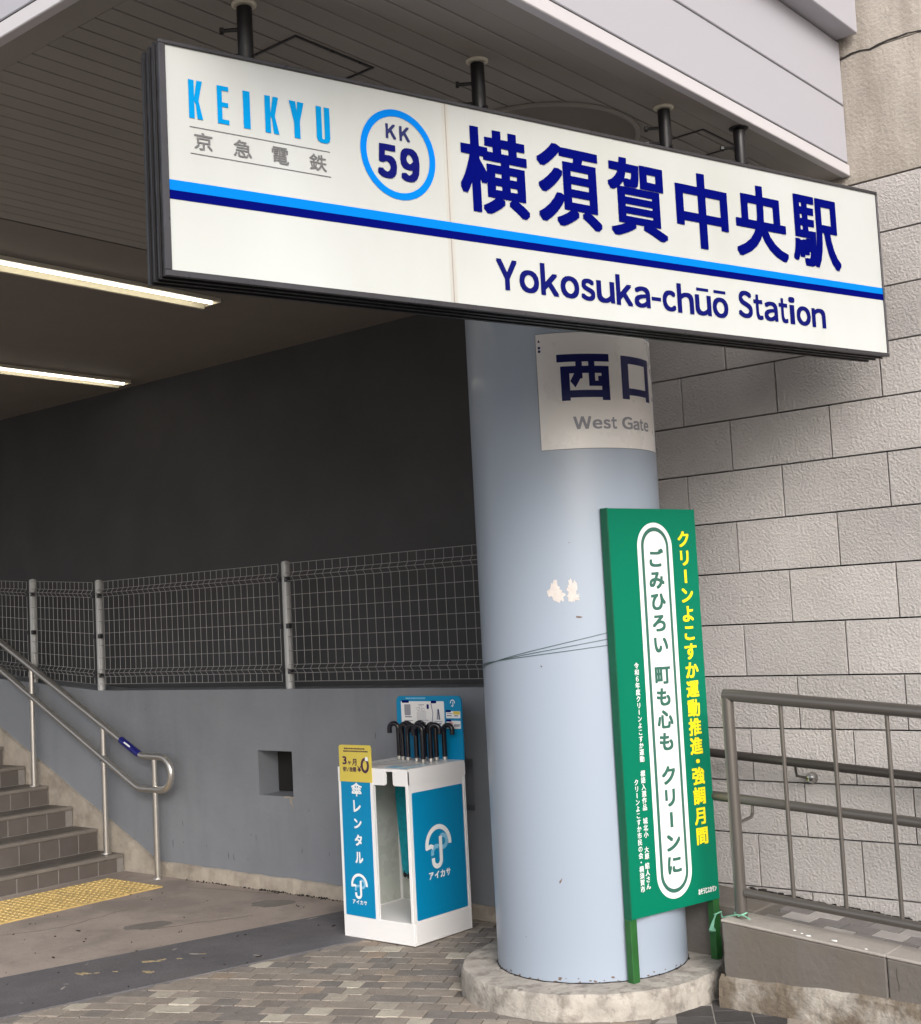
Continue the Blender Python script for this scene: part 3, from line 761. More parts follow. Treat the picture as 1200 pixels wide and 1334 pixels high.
# front fascia (faces the street on the left)
fpanel('fascia_trim', 'fascia_trim', -18, XF-.03, YF-.006, YF+.03, ZC-.003, ZC+.045, bevel=.003)
fpanel('fascia_seam', 'seam', -18, XF-.03, YF+.004, YF+.03, ZC+.045, ZC+.055)
fpanel('fascia_panel', 'fascia', -18, XF-.03, YF, YF+.03, ZC+.055, ZC+.300, bevel=.003)
fpanel('fascia_panel', 'fascia', -18, XF-.03, YF, YF+.03, ZC+.307, ZC+.580, bevel=.003)
fpanel('roof_fascia', 'fascia', -18, XF-.3, YF-.09, YF+.03, ZC+.585, ZC+1.6)
# round recess rim, access panels
b = MB(); ring = [(-2.82+.372*math.cos(2*PI*k/64), 3.93+.372*math.sin(2*PI*k/64), ZC-.004) for k in range(64)]; b.tube(ring, .010, 8, closed=True)
b.build('round_hatch_rim', 'plank', cp, smooth=True)
b = MB(); b.lathe((-2.82, 3.93), [(.366, ZC-.004), (.02, ZC-.005)], seg=48, cap=True); b.build('round_hatch_cover', 'ceil', cp)
b = MB()
for x0_, x1_, y0_, y1_ in ((-3.05, -2.78, 2.66, 3.0), (-2.60, -2.32, 4.285, 4.55)):
    for q in ((x0_, x1_, y0_, y0_+.008), (x0_, x1_, y1_-.008, y1_), (x0_, x0_+.008, y0_+.009, y1_-.009), (x1_-.008, x1_, y0_+.009, y1_-.009)): b.box(*q, ZC-.004, ZC-.0005)
b.build('access_panel_frame', 'black2', cp)

# ceiling lights
def lamp(x, y1, label):
    t = thing('ceiling_light', (x, y1-1.2, ZC), label, 'light', 'strip lights on the passage ceiling')
    q = MB(); y0 = 1.0 if y1 < 2 else max(2.4, y1-3.2)
    q.box(x-.075, x+.075, y0, y1, ZC-.006, ZC-.001); q.box(x-.075, x-.055, y0, y1, ZC-.035, ZC-.006); q.box(x+.055, x+.075, y0, y1, ZC-.022, ZC-.006); q.box(x-.075, x+.075, y1, y1+.008, ZC-.024, ZC-.001)
    q.build('housing', 'lampcase', t)
    q = MB(); q.box(x+.034, x+.050, y0+.02, y1-.03, ZC-.032, ZC-.016); q.build('tube', 'lamp', t)
lamp(-5.44, 4.50, 'bright strip light on the ceiling just left of the station sign, the nearer of two')
lamp(-7.58, 5.47, 'second strip light on the ceiling, farther back above the stairs, lower in view')

# ================================================================== STATION SIGN
th_s = R(14.5); sdir = Vector((math.sin(th_s), math.cos(th_s), 0)); nrm = Vector((math.cos(th_s), -math.sin(th_s), 0))
SO = Vector((-2.736, 2.423, 0))+nrm*.09
SF = Frame(SO, sdir)
sg = thing('station_sign', tuple(SO+Vector((0, 0, 2.5))), 'long white illuminated station name sign hanging from the canopy over the column', 'sign')
s0, s1 = -.300, 2.697
zb_ = lambda s: 2.487+.0035*(s-s0); zt_ = lambda s: 3.119+.0115*(s-s0)
def sbox(mb, a0, a1, b0, b1, h0, h1):    # b given as (at s0 side, at s1 side)
    P = SF.p
    mb.hexa([P(a0, b0[0], h1), P(a1, b0[1], h1), P(a1, b0[1], h0), P(a0, b0[0], h0), P(a0, b1[0], h1), P(a1, b1[1], h1), P(a1, b1[1], h0), P(a0, b1[0], h0)])
TH = .125; fr = .013
b = MB()
sbox(b, s0, s1, (zb_(s0), zb_(s1)), (zb_(s0)+.006, zb_(s1)+.006), -TH, -.002)
sbox(b, s0, s1, (zt_(s0)-.006, zt_(s1)-.006), (zt_(s0), zt_(s1)), -TH, -.002)
sbox(b, s0, s0+.006, (zb_(s0)+.006,)*2, (zt_(s0)-.006,)*2, -TH, -.002)
sbox(b, s1-.006, s1, (zb_(s1)+.006,)*2, (zt_(s1)-.006,)*2, -TH, -.002)
sbox(b, s0+.006, s1-.006, (zb_(s0)+.006, zb_(s1)+.006), (zt_(s0)-.006, zt_(s1)-.006), -TH, -TH+.004)
# ribs round the case
for h in (-.028, -.060, -.095):
    sbox(b, s0-.003, s1+.003, (zb_(s0)-.005, zb_(s1)-.005), (zb_(s0)-.001, zb_(s1)-.001), h-.008, h)
    sbox(b, s0-.007, s0-.001, (zb_(s0),)*2, (zt_(s0),)*2, h-.008, h)
    sbox(b, s0-.003, s1+.003, (zt_(s0)+.001, zt_(s1)+.001), (zt_(s0)+.006, zt_(s1)+.006), h-.008, h)
b.build('case', 'black', sg)
b = MB()
sbox(b, s0-.004, s1+.002, (zb_(s0)-.004, zb_(s1)-.004), (zb_(s0)+fr, zb_(s1)+fr*.8), -.004, .006)
sbox(b, s0-.004, s1+.002, (zt_(s0)-.008, zt_(s1)-.008), (zt_(s0)+.003, zt_(s1)+.003), -.004, .006)
sbox(b, s0-.004, s0+.014, (zb_(s0)+fr,)*2, (zt_(s0)-.008,)*2, -.004, .0062)
sbox(b, s1-.005, s1+.002, (zb_(s1)+fr,)*2, (zt_(s1)-.008,)*2, -.004, .0062)
b.build('front_frame', 'black2', sg, bevel=.0015)
sm_ = .6175
for a0, a1 in ((s0+.01, sm_-.0015), (sm_+.0015, s1-.004)):
    b = MB(); q0, q1 = zb_(a0)+.006, zb_(a1)+.006; w0, w1 = zt_(a0)-.006, zt_(a1)-.006
    ob_ = MB(); sbox(ob_, a0, a1, (q0, q1), (w0, w1), -.006, -.0005)
    o = ob_.build('face_panel', 'face', sg)
    # local origin at the panel's lower edge so the glow follows the tubes behind it
    o.data.transform(Matrix.Translation((0, 0, -2.49))); o.location.z += 2.49
b = MB(); sbox(b, sm_-.002, sm_+.002, (zb_(sm_)+.012,)*2, (zt_(sm_)-.01,)*2, -.004, .0002); b.build('panel_joint', 'kerbtop', sg)
b = MB(); sbox(b, sm_-.011, sm_+.013, (zb_(sm_)+.012,)*2, (zt_(sm_)-.01,)*2, -.0004, -.0001); b.build('seam_stain', 'seamstain', sg)
FS = SF
def stripe(m, za0, za1, zb0, zb1, name, h=.0012):
    q = MB(); P = [(s0+.012, za0), (s1-.004, zb0), (s1-.004, zb1), (s0+.012, za1)]
    q.fprism(FS, P, 0.0, h); q.build(name, m, sg)
stripe('sky', 2.716, 2.744, 2.7435, 2.768, 'light_blue_stripe'); stripe('navy', 2.692, 2.7158, 2.7195, 2.7433, 'navy_stripe')
# heavy condensed capitals
def pol(mb, a0, a1, b0, b1, polys, h=.0015):
    for k, P in enumerate(polys): mb.add([FS.p(a0+(a1-a0)*x, b0+(b1-b0)*y, h+k*.0001) for x, y in P], [tuple(range(len(P)))])
Kp = [[(0, 0), (.40, 0), (.40, 1), (0, 1)], [(.38, .50), (.60, 1), (1, 1), (.70, .46), (.45, .40)], [(.42, .62), (.70, .50), (1, 0), (.60, 0)]]
Ep = [[(0, 0), (.42, 0), (.42, 1), (0, 1)], [(.4, 0), (1, 0), (1, .12), (.4, .12)], [(.4, .45), (.95, .45), (.95, .57), (.4, .57)], [(.4, .88), (1, .88), (1, 1), (.4, 1)]]
Ip = [[(0, 0), (1, 0), (1, 1), (0, 1)]]
Yp = [[(.31, 0), (.71, 0), (.71, .48), (.31, .48)], [(0, 1), (.31, .42), (.60, .42), (.44, 1)], [(.56, 1), (.47, .42), (.71, .46), (1, 1)]]
Up = [[(0, .14), (.40, .14), (.40, 1), (0, 1)], [(.60, .14), (1, .14), (1, 1), (.60, 1)], [(0, .15), (.07, .05), (.3, 0), (.7, 0), (.93, .05), (1, .15), (.62, .15), (.56, .11), (.44, .11), (.38, .15)]]
b = MB()
for P, a0, a1 in ((Kp, -.222, -.182), (Ep, -.139, -.105), (Ip, -.062, -.041), (Kp, .004, .047), (Yp, .080, .127), (Up, .166, .210)): b = MB(); pol(b, a0, a1, 2.922, 3.028, P); b.build('operator_letter', 'cyan', sg)
b = MB()
for z in (2.897, 2.8240): b.fprism(FS, [(-.221, z), (.207, z+.001), (.207, z+.0032), (-.221, z+.0022)], 0, .0012)
for ch, a0, a1 in (('京', -.210, -.157), ('急', -.095, -.041), ('電', .021, .073), ('鉄', .139, .194)): put(b, FS, ch, a0, a1, 2.838, 2.886, bold=.0005, n=4)
b.build('operator_kanji', 'greyprint', sg)
b = MB(); P = []; n = 72
for k in range(n):
    a = 2*PI*k/n; P.append((.4405+.1315*math.cos(a), 2.9305+.1365*math.sin(a), .4405+.1105*math.cos(a), 2.9305+.1155*math.sin(a)))
for k in range(n):
    p, q = P[k], P[(k+1) % n]; b.add([FS.p(p[0], p[1], .0013), FS.p(p[2], p[3], .0013), FS.p(q[2], q[3], .0013), FS.p(q[0], q[1], .0013)], [(0, 1, 2, 3)])
b.build('station_number_ring', 'sky', sg)
b = MB()
chars_obj(FS, (('Ｋ', .399, .435, 2.975, 3.020), ('Ｋ', .447, .484, 2.975, 3.020)), 'line_code_letter', 'navy_poster', sg, bold=.0018)
chars_obj(FS, (('５', .366, .432, 2.852, 2.957), ('９', .446, .513, 2.852, 2.957)), 'station_number_digit', 'navy2', sg, bold=.0055, n=10)
b = MB()
for ch, a0, a1 in (('横', .663, .928), ('須', .966, 1.232), ('賀', 1.268, 1.532), ('中', 1.580, 1.836), ('央', 1.875, 2.149), ('駅', 2.180, 2.449)):
    dz = (a0-.66)*.0055
    b = MB(); put(b, FS, ch, a0, a1, 2.796+dz, 3.070+dz, bold=.0068, n=10, vb=.78); b.build('station_name_kanji', 'navy', sg)
latin(FS, 'Yokosuka-chūō', .782, 1.806, 2.562, .0985, .0034, 'letter', 'navy2', sg)
latin(FS, 'Station', 1.859, 2.333, 2.574, .0985, .0034, 'letter', 'navy2', sg)
# hangers
for k, (x, y, zb) in enumerate(((-2.737, 2.423, 3.126), (-2.522, 3.205, 3.136), (-2.314, 3.995, 3.146), (-2.225, 4.382, 3.150))):
    b = MB(); b.lathe((x, y), [(.021, zb-.01), (.018, zb+.03), (.0225, zb+.05), (.0225, ZC-.012)], seg=16); hg = b.build('hanger', 'black', sg, smooth=True)
    b = MB(); b.lathe((x, y), [(.030, ZC-.008), (.036, ZC-.004), (.036, ZC-.0005)], seg=24); b.build('flange', 'lampcase' if k < 3 else 'black', hg)
    b = MB()
    for z in (zb+.05, ZC-.075): b.tube([(x-.05, y-.04, z), (x-.01, y-.01, z)], .006, 8); b.tube([(x-.056, y-.045, z), (x-.048, y-.038, z)], .011, 6)
    b.tube([(x+.018, y, zb+.03), (x+.03, y, zb+.03)], .008, 6)
    b.build('bolt', 'black', hg)
b = MB()
for a in (.02, .9, 1.75, 2.05): b.tube([SF.p(a, zt_(a)+.012, -.03), SF.p(a+.28, zt_(a)+.010, -.05), SF.p(a+.55, zt_(a)+.013, -.03)], .006, 8)
b.build('top_conduit', 'black', sg)

# ================================================================== FENCE ON THE LOW WALL
fe = thing('wire_fence', (-6, 5.39, 1.2), 'grey welded wire mesh fence with tubular posts on top of the low wall', 'fence')
YFe = 5.42
posts = [(-7.87, 1.196), (-5.945, 1.197), (-4.02, 1.197), (-8.70, 1.25), (-9.9, 1.34)]
for x, z in posts:
    b = MB(); b.lathe((x, YFe), [(.027, z), (.027, z+.755), (.022, z+.765), (.003, z+.770)], seg=16); p = b.build('fence_post', 'galv', fe, smooth=True)
    b = MB()
    for dz in (.09, .36, .64): b.box(x+.022, x+.05, YFe-.036, YFe-.012, z+dz, z+dz+.03); b.box(x-.05, x-.022, YFe-.036, YFe-.012, z+dz, z+dz+.03)
    b.build('clamp', 'black2', p)
def meshpanel(x0, x1, z0, z1):
    b = MB(); rw = .0018; L_ = x1-x0; n = round(L_/(.069 if x1 > -5.5 else .060))
    zf = lambda x: z0+(z1-z0)*(x-x0)/L_
    prof = [(0, 0), (.05, 0), (.075, -.02), (.10, 0), (.60, 0), (.625, -.02), (.65, 0), (.705, 0)]
    for i in range(n+1):
        x = x0+.035+(L_-.07)*i/n; b.tube([(x, YFe-.03+dy, zf(x)+.045+dz) for dz, dy in prof], rw, 5)
    for k, (dz, dy) in enumerate([(.0, 0), (.05, 0), (.075, -.02), (.10, 0), (.182, 0), (.265, 0), (.348, 0), (.432, 0), (.515, 0), (.60, 0), (.625, -.02), (.65, 0), (.705, 0)]):
        b.tube([(x0+.03, YFe-.033+dy, zf(x0)+.045+dz), (x1-.03, YFe-.033+dy, zf(x1)+.045+dz)], rw*1.1, 5)
    b.build('mesh_panel', 'wire', fe)
meshpanel(-5.945, -4.02, 1.197, 1.197); meshpanel(-7.87, -5.945, 1.197, 1.197); meshpanel(-8.70, -7.87, 1.25, 1.197); meshpanel(-9.9, -8.70, 1.34, 1.25)
meshpanel(-4.02, -3.45, 1.197, 1.197)

# ================================================================== STAIR HANDRAIL
hr = thing('stair_handrail', (-7.12, 5.28, 0), 'double stainless steel handrail with curled end and blue sleeve beside the steps', 'handrail')
Yh = 5.28
up_pts = [(-12.2, Yh, 3.15), (-8.93, Yh, 1.57), (-7.30, Yh, .800), (-7.262, Yh, .785), (-7.225, Yh, .778), (-7.10, Yh, .777)]
for i in range(13):
    a = R(90-15*i); up_pts.append((-7.045+.105*math.cos(a), Yh, .672+.105*math.sin(a)))
up_pts += [(-7.25, Yh, .567), (-7.28, Yh, .569), (-7.315, Yh, .580), (-8.44, Yh, 1.128), (-8.94, Yh, 1.372), (-12.2, Yh, 2.95)]
b = MB(); b.tube(up_pts, .0225, 16); b.build('rail_tube', 'steel', hr, smooth=True)
for x, z, top in ((-7.119, .0, .76), (-7.673, .117, .955), (-8.527, .53, 1.37)):
    b = MB(); b.tube([(x, Yh+.005, z), (x, Yh+.005, top)], .0185, 14); p = b.build('post', 'steel', hr, smooth=True)
    b = MB(); b.lathe((x, Yh+.005), [(.034, z+.001), (.032, z+.006), (.018, z+.010)], seg=18); b.build('base_flange', 'steel', p)
b = MB(); b.tube([(-7.465, Yh, .878), (-7.30, Yh, .800), (-7.262, Yh, .786)], .0235, 16); b.build('blue_sleeve', 'bluetape', hr, smooth=True)
b = MB(); b.tube([(-7.405, Yh-.019, .864), (-7.345, Yh-.019, .836)], .006, 6); b.build('sleeve_mark', 'white', hr)

# ================================================================== RAMP RAILING and wall handrail
rr = thing('ramp_railing', (-2.63, 4.74, .33), 'brown grey metal railing with thin vertical bars on the ramp kerb', 'railing')
Yr = 4.74
sl = -.0815
def rl(x, z0): return z0+(x+2.63)*sl
b = MB(); b.tube([(-2.632, Yr, .31), (-2.632, Yr, 1.200)], .024, 16); b.build('post', 'taupe', rr, smooth=True)
b = MB(); b.tube([(-2.645, Yr, 1.199), (-2.60, Yr, 1.198), (1.0, Yr, rl(1.0, 1.198))], .0245, 16); b.build('top_rail', 'taupe', rr, smooth=True)
b = MB(); b.tube([(-2.61, Yr, .425), (1.0, Yr, rl(1.0, .427))], .0175, 14); b.build('bottom_rail', 'taupe', rr, smooth=True)
for k in range(17):
    x = -2.403+.212*k
    b = MB(); b.tube([(x, Yr, rl(x, .427)), (x, Yr, rl(x, 1.195))], .0085, 10); b.build('baluster', 'taupe', rr, smooth=True)
b = MB(); b.tube([(1.0, Yr, .02), (1.0, Yr, .9)], .024, 14); b.build('post', 'taupe', rr, smooth=True)
# handrail fixed to the railing, with small bracket
b = MB(); b.tube([(-2.96, 4.95, .774), (1.0, 4.95, .774-.0722*3.96)], .0205, 14); b.build('inner_handrail', 'taupe', rr, smooth=True)
b = MB(); b.tube([(-2.665, 4.95, .745), (-2.665, 4.945, .700), (-2.66, 4.92, .690), (-2.635, 4.76, .690)], .007, 8); b.build('rail_bracket', 'taupe', rr, smooth=True)
wh = thing('wall_handrail', (-2.5, 5.17, .88), 'dark round handrail bracketed to the stone wall behind the railing', 'handrail')
b = MB(); b.tube([(-3.05, 5.16, .925), (1.0, 5.16, .925-.0785*4.05)], .0195, 14); b.build('rail_tube', 'taupe_dark', wh, smooth=True)
for x in (-2.53, -1.1):
    b = MB(); b.tube([(x-.04, 5.165, .925-.0785*(x+3.05)-.01), (x-.04, 5.175, .925-.0785*(x+3.05)-.055), (x-.01, 5.215, .925-.0785*(x+3.05)-.068)], .006, 8)
    br = b.build('bracket', 'taupe_dark', wh, smooth=True)
    b = MB(); prof = [(0.001, .038), (.012, .036), (.021, .025), (.025, .010), (.025, .0)]
    c_ = Vector((x, 5.24, .925-.0785*(x+3.05)-.068)); vs = []
    for r_, h_ in prof:
        for k in range(18): a = 2*PI*k/18; vs.append((c_.x+r_*math.cos(a), c_.y-h_, c_.z+r_*math.sin(a)))
    b.add(vs, [(i*18+k, i*18+(k+1) % 18, (i+1)*18+(k+1) % 18, (i+1)*18+k) for i in range(4) for k in range(18)]); b.build('dome_cover', 'chrome', br, smooth=True)

# ================================================================== GREEN BOARD
gb = thing('campaign_board', (-2.9, 4.66, .1), 'tall narrow green board with Japanese cleanup slogan leaning at the column', 'signboard')
BF = Frame((-2.949, 4.436, 0), (.2115, .9774, 0))
b = MB(); b.fbox(BF, .004, .514, .345, 1.971, -.003, .0); b.build('board_panel', 'green', gb)
b = MB(); b.fbox(BF, .003, .515, .344, .362, -.034, -.0032); b.fbox(BF, .003, .515, 1.954, 1.972, -.034, -.0032); b.fbox(BF, .003, .022, .362, 1.954, -.034, -.0032); b.fbox(BF, .496, .515, .362, 1.954, -.034, -.0032)
b.build('board_frame', 'green_edge', gb)
b = MB(); b.fbox(BF, -.004, .0025, .343, 1.973, -.036, .001); b.build('edge_strip', 'green_edge', gb)
for a0 in (-.008, .475):
    b = MB(); b.fbox(BF, a0, a0+.036, .1, .3435, -.034, .0); b.build('leg', 'green_leg', gb, bevel=.002)
def stad(cx0, cx1, r, zb, zt):  # stadium, top centre cx0, bottom centre cx1
    return arc(cx0, zt-r, r, 0, 180, 24)+arc(cx1, zb+r, r, 180, 360, 24)
for nm, m, r, zb, zt, h in (('white_outline', 'white', .1015, .387, 1.914, .0010), ('green_outline', 'tealprint', .0805, .410, 1.895, .0015), ('white_field', 'white', .0655, .426, 1.878, .0020)):
    b = MB(); b.fprism(BF, stad(.2600, .2555, r, zb, zt), 0, h); b.build(nm, m, gb)
b = MB()
column_text(b, BF, 'ごみひろい', .2575, 1.766, .0885, .094, .080, bold=.0033, h=.0026, sep=('slogan_character', 'tealprint', gb))
column_text(b, BF, '町も心も', .2560, 1.288, .0905, .094, .080, bold=.0033, h=.0026, sep=('slogan_character', 'tealprint', gb))
column_text(b, BF, 'クリーンに', .2560, .880, .0895, .094, .080, bold=.0033, h=.0026, sep=('slogan_character', 'tealprint', gb))
b = MB()
column_text(b, BF, 'クリーンよこすか', .434, 1.845, .0785, .082, .074, bold=.0024, sep=('campaign_character', 'yellow', gb))
column_text(b, BF, '運動推進', .432, 1.217, .0785, .076, .074, bold=.0026, sep=('campaign_character', 'yellow', gb))
column_text(b, BF, '・', .435, .918, .08, .08, .06, bold=.0024, sep=('campaign_character', 'yellow', gb))
column_text(b, BF, '強調月間', .432, .858, .0815, .076, .074, bold=.0026, sep=('campaign_character', 'yellow', gb))
b = MB()
column_text(b, BF, '令和６年度クリーンよこすか運動', .1105, 1.333, .0266, .026, .0262, bold=.00035)
column_text(b, BF, '標語入選作品', .109, .903, .0268, .026, .0262, bold=.00035)
column_text(b, BF, '城北小', .1065, .716, .0272, .026, .0262, bold=.00035)
column_text(b, BF, '大原', .104, .603, .0255, .026, .025, bold=.00035)
column_text(b, BF, '結人さん', .1025, .540, .0268, .026, .0262, bold=.00035)
column_text(b, BF, 'クリーンよこすか市民の会・横須賀市', .0700, .872, .0262, .0255, .0256, bold=.00035)
put(b, BF, 'おそうじスカリン', .388, .497, .378, .402, bold=.0006)
b.build('credit_lettering', 'white', gb)
# string tying the board's leg to the railing
b = MB(); P0 = BF.p(.493, .287, .004)
b.tube([BF.p(.471, .285, .004), BF.p(.515, .290, .004)], .0035, 8)
b.tube([BF.p(.513, .288, .003), (-2.72, 4.74, .318), (-2.64, 4.712, .342), (-2.60, 4.70, .345), (-2.57, 4.69, .336)], .0028, 8)
b.tube([(-2.66, 4.735, .345), (-2.63, 4.710, .338), (-2.604, 4.735, .350)], .003, 8)
b.tube([BF.p(.478, .285, .006), BF.p(.462, .268, .008), BF.p(.452, .245, .006), BF.p(.446, .225, .006)], .004, 8, rads=[.003, .004, .008, .012])
b.tube([BF.p(.452, .245, .006), BF.p(.458, .222, .008)], .004, 8, rads=[.004, .009])
b.tube([BF.p(.450, .240, .006), BF.p(.436, .226, .008)], .004, 8, rads=[.004, .008])
tag(b.build('tie_string', 'string', smooth=True), 'mint green plastic string knotted round the green board leg and railing post', 'string')

# ================================================================== UMBRELLA RENTAL STAND
us = thing('umbrella_stand', (-4.65, 4.97, 0), 'white and blue umbrella rental stand with yellow card against the low wall', 'stand')
X0, X1, Y0, Y1 = -4.888, -4.410, 4.757, 5.190
b = MB(); b.box(X0, X1, Y0, Y1, .002, .014); b.box(X0, X1, Y0, Y0+.012, .014, .108); b.box(X0, X1, Y1-.012, Y1, .014, .108); b.box(X0, X0+.012, Y0+.012, Y1-.012, .014, .108); b.box(X1-.012, X1, Y0+.012, Y1-.012, .014, .108)
b.box(X0+.012, X1-.012, Y0+.012, Y1-.012, .096, .104)
b.build('base_tray', 'whitep', us, bevel=.002)
for x, y, w_ in ((X0, Y0, .018), (X1-.018, Y0, .018), (X0, Y1-.018, .018), (X1-.018, Y1-.018, .018), (X0+.232, Y0+.001, .014)):
    b = MB(); b.box(x, x+w_, y, y+w_, .1085, .770); b.build('corner_post', 'whitep', us, bevel=.0015)
b = MB(); b.box(X0+.003, X0+.008, Y0+.019, Y1-.019, .11, .772); b.box(X0+.019, X1-.019, Y1-.010, Y1-.005, .11, .772); b.build('inner_panel', 'greyp', us)
# inner perforation dots on the back panel
b = MB(); rd = random.Random(2)
for i in range(6):
    for j in range(5): b.box(-4.80+i*.03, -4.794+i*.03, Y1-.0108, Y1-.0101, .42+j*.022, .428+j*.022)
b.build('panel_slots', 'greyprint2', us)
b = MB(); b.box(X1-.007, X1-.002, Y0+.019, Y1-.019, .1085, .772); b.build('side_panel', 'whitep', us)
SFm = Frame((X1-.002, 0, 0), (0, 1, 0))
b = MB(); b.fprism(SFm, rrect(4.783, 5.162, .117, .727, .008), .0002, .0022); b.build('side_poster', 'bluep', us)
# lid with lip and slots
b = MB()
b.box(X0, X1, Y0, Y1, .830, .843); b.box(X1-.010, X1+.002, Y0, Y1, .770, .830); b.box(X0, X1, Y1-.010, Y1, .770, .830); b.box(X0-.002, X0+.010, Y0+.002, Y1, .770, .830)
b.fprism(Frame((0, Y0-.001, 0), (1, 0, 0)), rrect(X0+.2, -4.556, .762, .830, .012, corners=(0, 1, 0, 0)), -.010, .0)
b.fprism(Frame((0, Y0-.001, 0), (1, 0, 0)), rrect(-4.507, X1+.002, .762, .830, .012, corners=(1, 0, 0, 0)), -.010, .0)
b.build('lid', 'whitep', us)
b = MB()
for i in range(4): b.box(-4.50, -4.445, 4.79+i*.05, 4.81+i*.05, .8432, .8438)
b.box(-4.60, -4.53, 4.80, 4.87, .8432, .8438); b.build('lid_print', 'bluelite', us)
b = MB()
for i in range(5): b.box(-4.80, -4.50, 4.90+i*.05, 4.908+i*.05, .8432, .8436)
b.build('lid_slots', 'greyprint', us)
# left front panel and yellow card
LF = Frame((0, Y0-.002, 0), (1, 0, 0))
b = MB(); b.fprism(LF, rrect(-4.872, -4.642, .108, .775, .004), -.006, 0); b.build('front_panel', 'whitep', us)
b = MB(); b.fprism(LF, [(-4.866, .112), (-4.662, .108), (-4.662, .774), (-4.866, .774)], .0002, .0015); b.build('front_poster', 'bluep', us)
b = MB(); b.fprism(LF, rrect(-4.870, -4.646, .772, .955, .014, corners=(0, 0, 1, 1)), -.003, .003); yc = b.build('yellow_card', 'yellowcard', us)
LF2 = Frame((0, Y0-.005, 0), (1, 0, 0))
b = MB()
put(b, LF2, '3', -4.846, -4.816, .857, .899, bold=.0022, h=.0006); put(b, LF2, 'ケ', -4.810, -4.782, .857, .876, bold=.0012, h=.0006); put(b, LF2, '月', -4.778, -4.746, .853, .887, bold=.0013, h=.0006)
put(b, LF2, '使い放題', -4.846, -4.750, .822, .847, bold=.0008, h=.0006); put(b, LF2, '¥', -4.742, -4.716, .822, .852, bold=.0012, h=.0006)
for k in range(36):
    a, a_ = 2*PI*k/36, 2*PI*(k+1)/36
    b.add([LF2.p(-4.689+.029*math.cos(a), .8555+.038*math.sin(a), .0007), LF2.p(-4.689+.014*math.cos(a), .8555+.024*math.sin(a), .0007), LF2.p(-4.689+.014*math.cos(a_), .8555+.024*math.sin(a_), .0007), LF2.p(-4.689+.029*math.cos(a_), .8555+.038*math.sin(a_), .0007)], [(0, 1, 2, 3)])
for row, (z, xa, xb_) in enumerate(((.934, -4.832, -4.685), (.921, -4.837, -4.665))):
    x = xa
    while x < xb_:
        w_ = rd.uniform(.004, .010); b.fprism(LF2, [(x, z), (min(x+w_, xb_), z-.0006), (min(x+w_, xb_), z+.0068), (x, z+.0074)], .0002, .0006); x += w_+.0025
b.build('card_lettering', 'purple', yc)
b = MB(); put(b, LF2, '✿', -4.700, -4.672, .872, .896, h=.0010) if False else b.fprism(LF2, blob(-4.676, .888, .012, .011, 0, n=12, jag=.2, seed=3), .0008, .0012)
b.build('card_burst', 'white', yc)
b = MB()
put(b, LF, '傘', -4.794, -4.717, .700, .769, bold=.0018, h=.002)
for ch, z0_, z1_, hw in (('レ', .622, .682, .026), ('ン', .541, .591, .027), ('タ', .456, .513, .026), ('ル', .370, .427, .028)): put(b, LF, ch, -4.758-hw, -4.758+hw, z0_, z1_, bold=.0024, h=.002)
for i, ch in enumerate('アイカサ'): put(b, LF, ch, -4.818+i*.0265, -4.797+i*.0265, .168, .190, bold=.0009, h=.002)
b.build('rental_lettering', 'white', us)
def logo(F, cx, cy, R_, h):
    b = MB(); w1 = R_*.24
    ribbon(b, F, arc(cx, cy, R_*.88, 188, -4, 30), w1, h)
    ribbon(b, F, [(cx-R_*.98, cy-R_*.08), (cx-R_*.55, cy-R_*.02), (cx-R_*.40, cy-R_*.10)], w1*.9, h+.0001)
    ribbon(b, F, [(cx+R_*.16, cy+R_*.40), (cx+R_*.16, cy-R_*.72)]+arc(cx-R_*.14, cy-R_*.75, R_*.30, 0, -180, 14)+[(cx-R_*.44, cy-R_*.62)], w1, h+.0002)
    b.build('logo_mark', 'white', us)
    b = MB(); ribbon(b, F, arc(cx+R_*.34, cy+R_*.12, R_*.30, 125, -120, 20), w1*.9, h-.0002); ribbon(b, F, arc(cx-R_*.16, cy-R_*.38, R_*.32, 60, 200, 14), w1*.9, h-.0002)
    b.build('logo_curl', 'bluelite', us)
logo(LF, -4.765, .262, .058, .0022)
logo(SFm, 4.960, .455, .098, .0030)
b = MB()
for i, ch in enumerate('アイカサ'): put(b, SFm, ch, 4.879+i*.0425, 4.912+i*.0425, .294, .329, bold=.0014, h=.0028)
b.build('poster_lettering', 'white', us)
# header board with rounded corners
HF = Frame((0, 5.184, 0), (1, 0, 0))
b = MB(); b.fprism(HF, rrect(-4.860, -4.407, .843, 1.168, .030, corners=(0, 0, 1, 1)), -.008, 0); hd = b.build('header_board', 'bluep', us)
b = MB(); b.fprism(HF, rrect(-4.826, -4.524, 1.012, 1.140, .006), 0, .001); b.fprism(HF, rrect(-4.512, -4.416, 1.053, 1.089, .003), 0, .001); b.fprism(HF, rrect(-4.512, -4.416, 1.000, 1.040, .003), 0, .001); b.build('info_panel', 'whitep', hd)
b = MB()
b.fprism(HF, rrect(-4.818, -4.768, 1.132, 1.146, .003), .0012, .002); b.fprism(HF, rrect(-4.612, -4.575, 1.129, 1.143, .003), .0012, .002)
b.fprism(HF, [(-4.614, 1.129), (-4.611, 1.129), (-4.600, 1.076), (-4.611, 1.014), (-4.614, 1.014), (-4.603, 1.076)], .0012, .0018)
b.fprism(HF, rrect(-4.512, -4.478, 1.084, 1.095, .002), .0012, .002); b.fprism(HF, rrect(-4.512, -4.478, 1.036, 1.047, .002), .0012, .002)
b.fprism(HF, rrect(-4.643, -4.628, 1.100, 1.124, .002), .0012, .002)
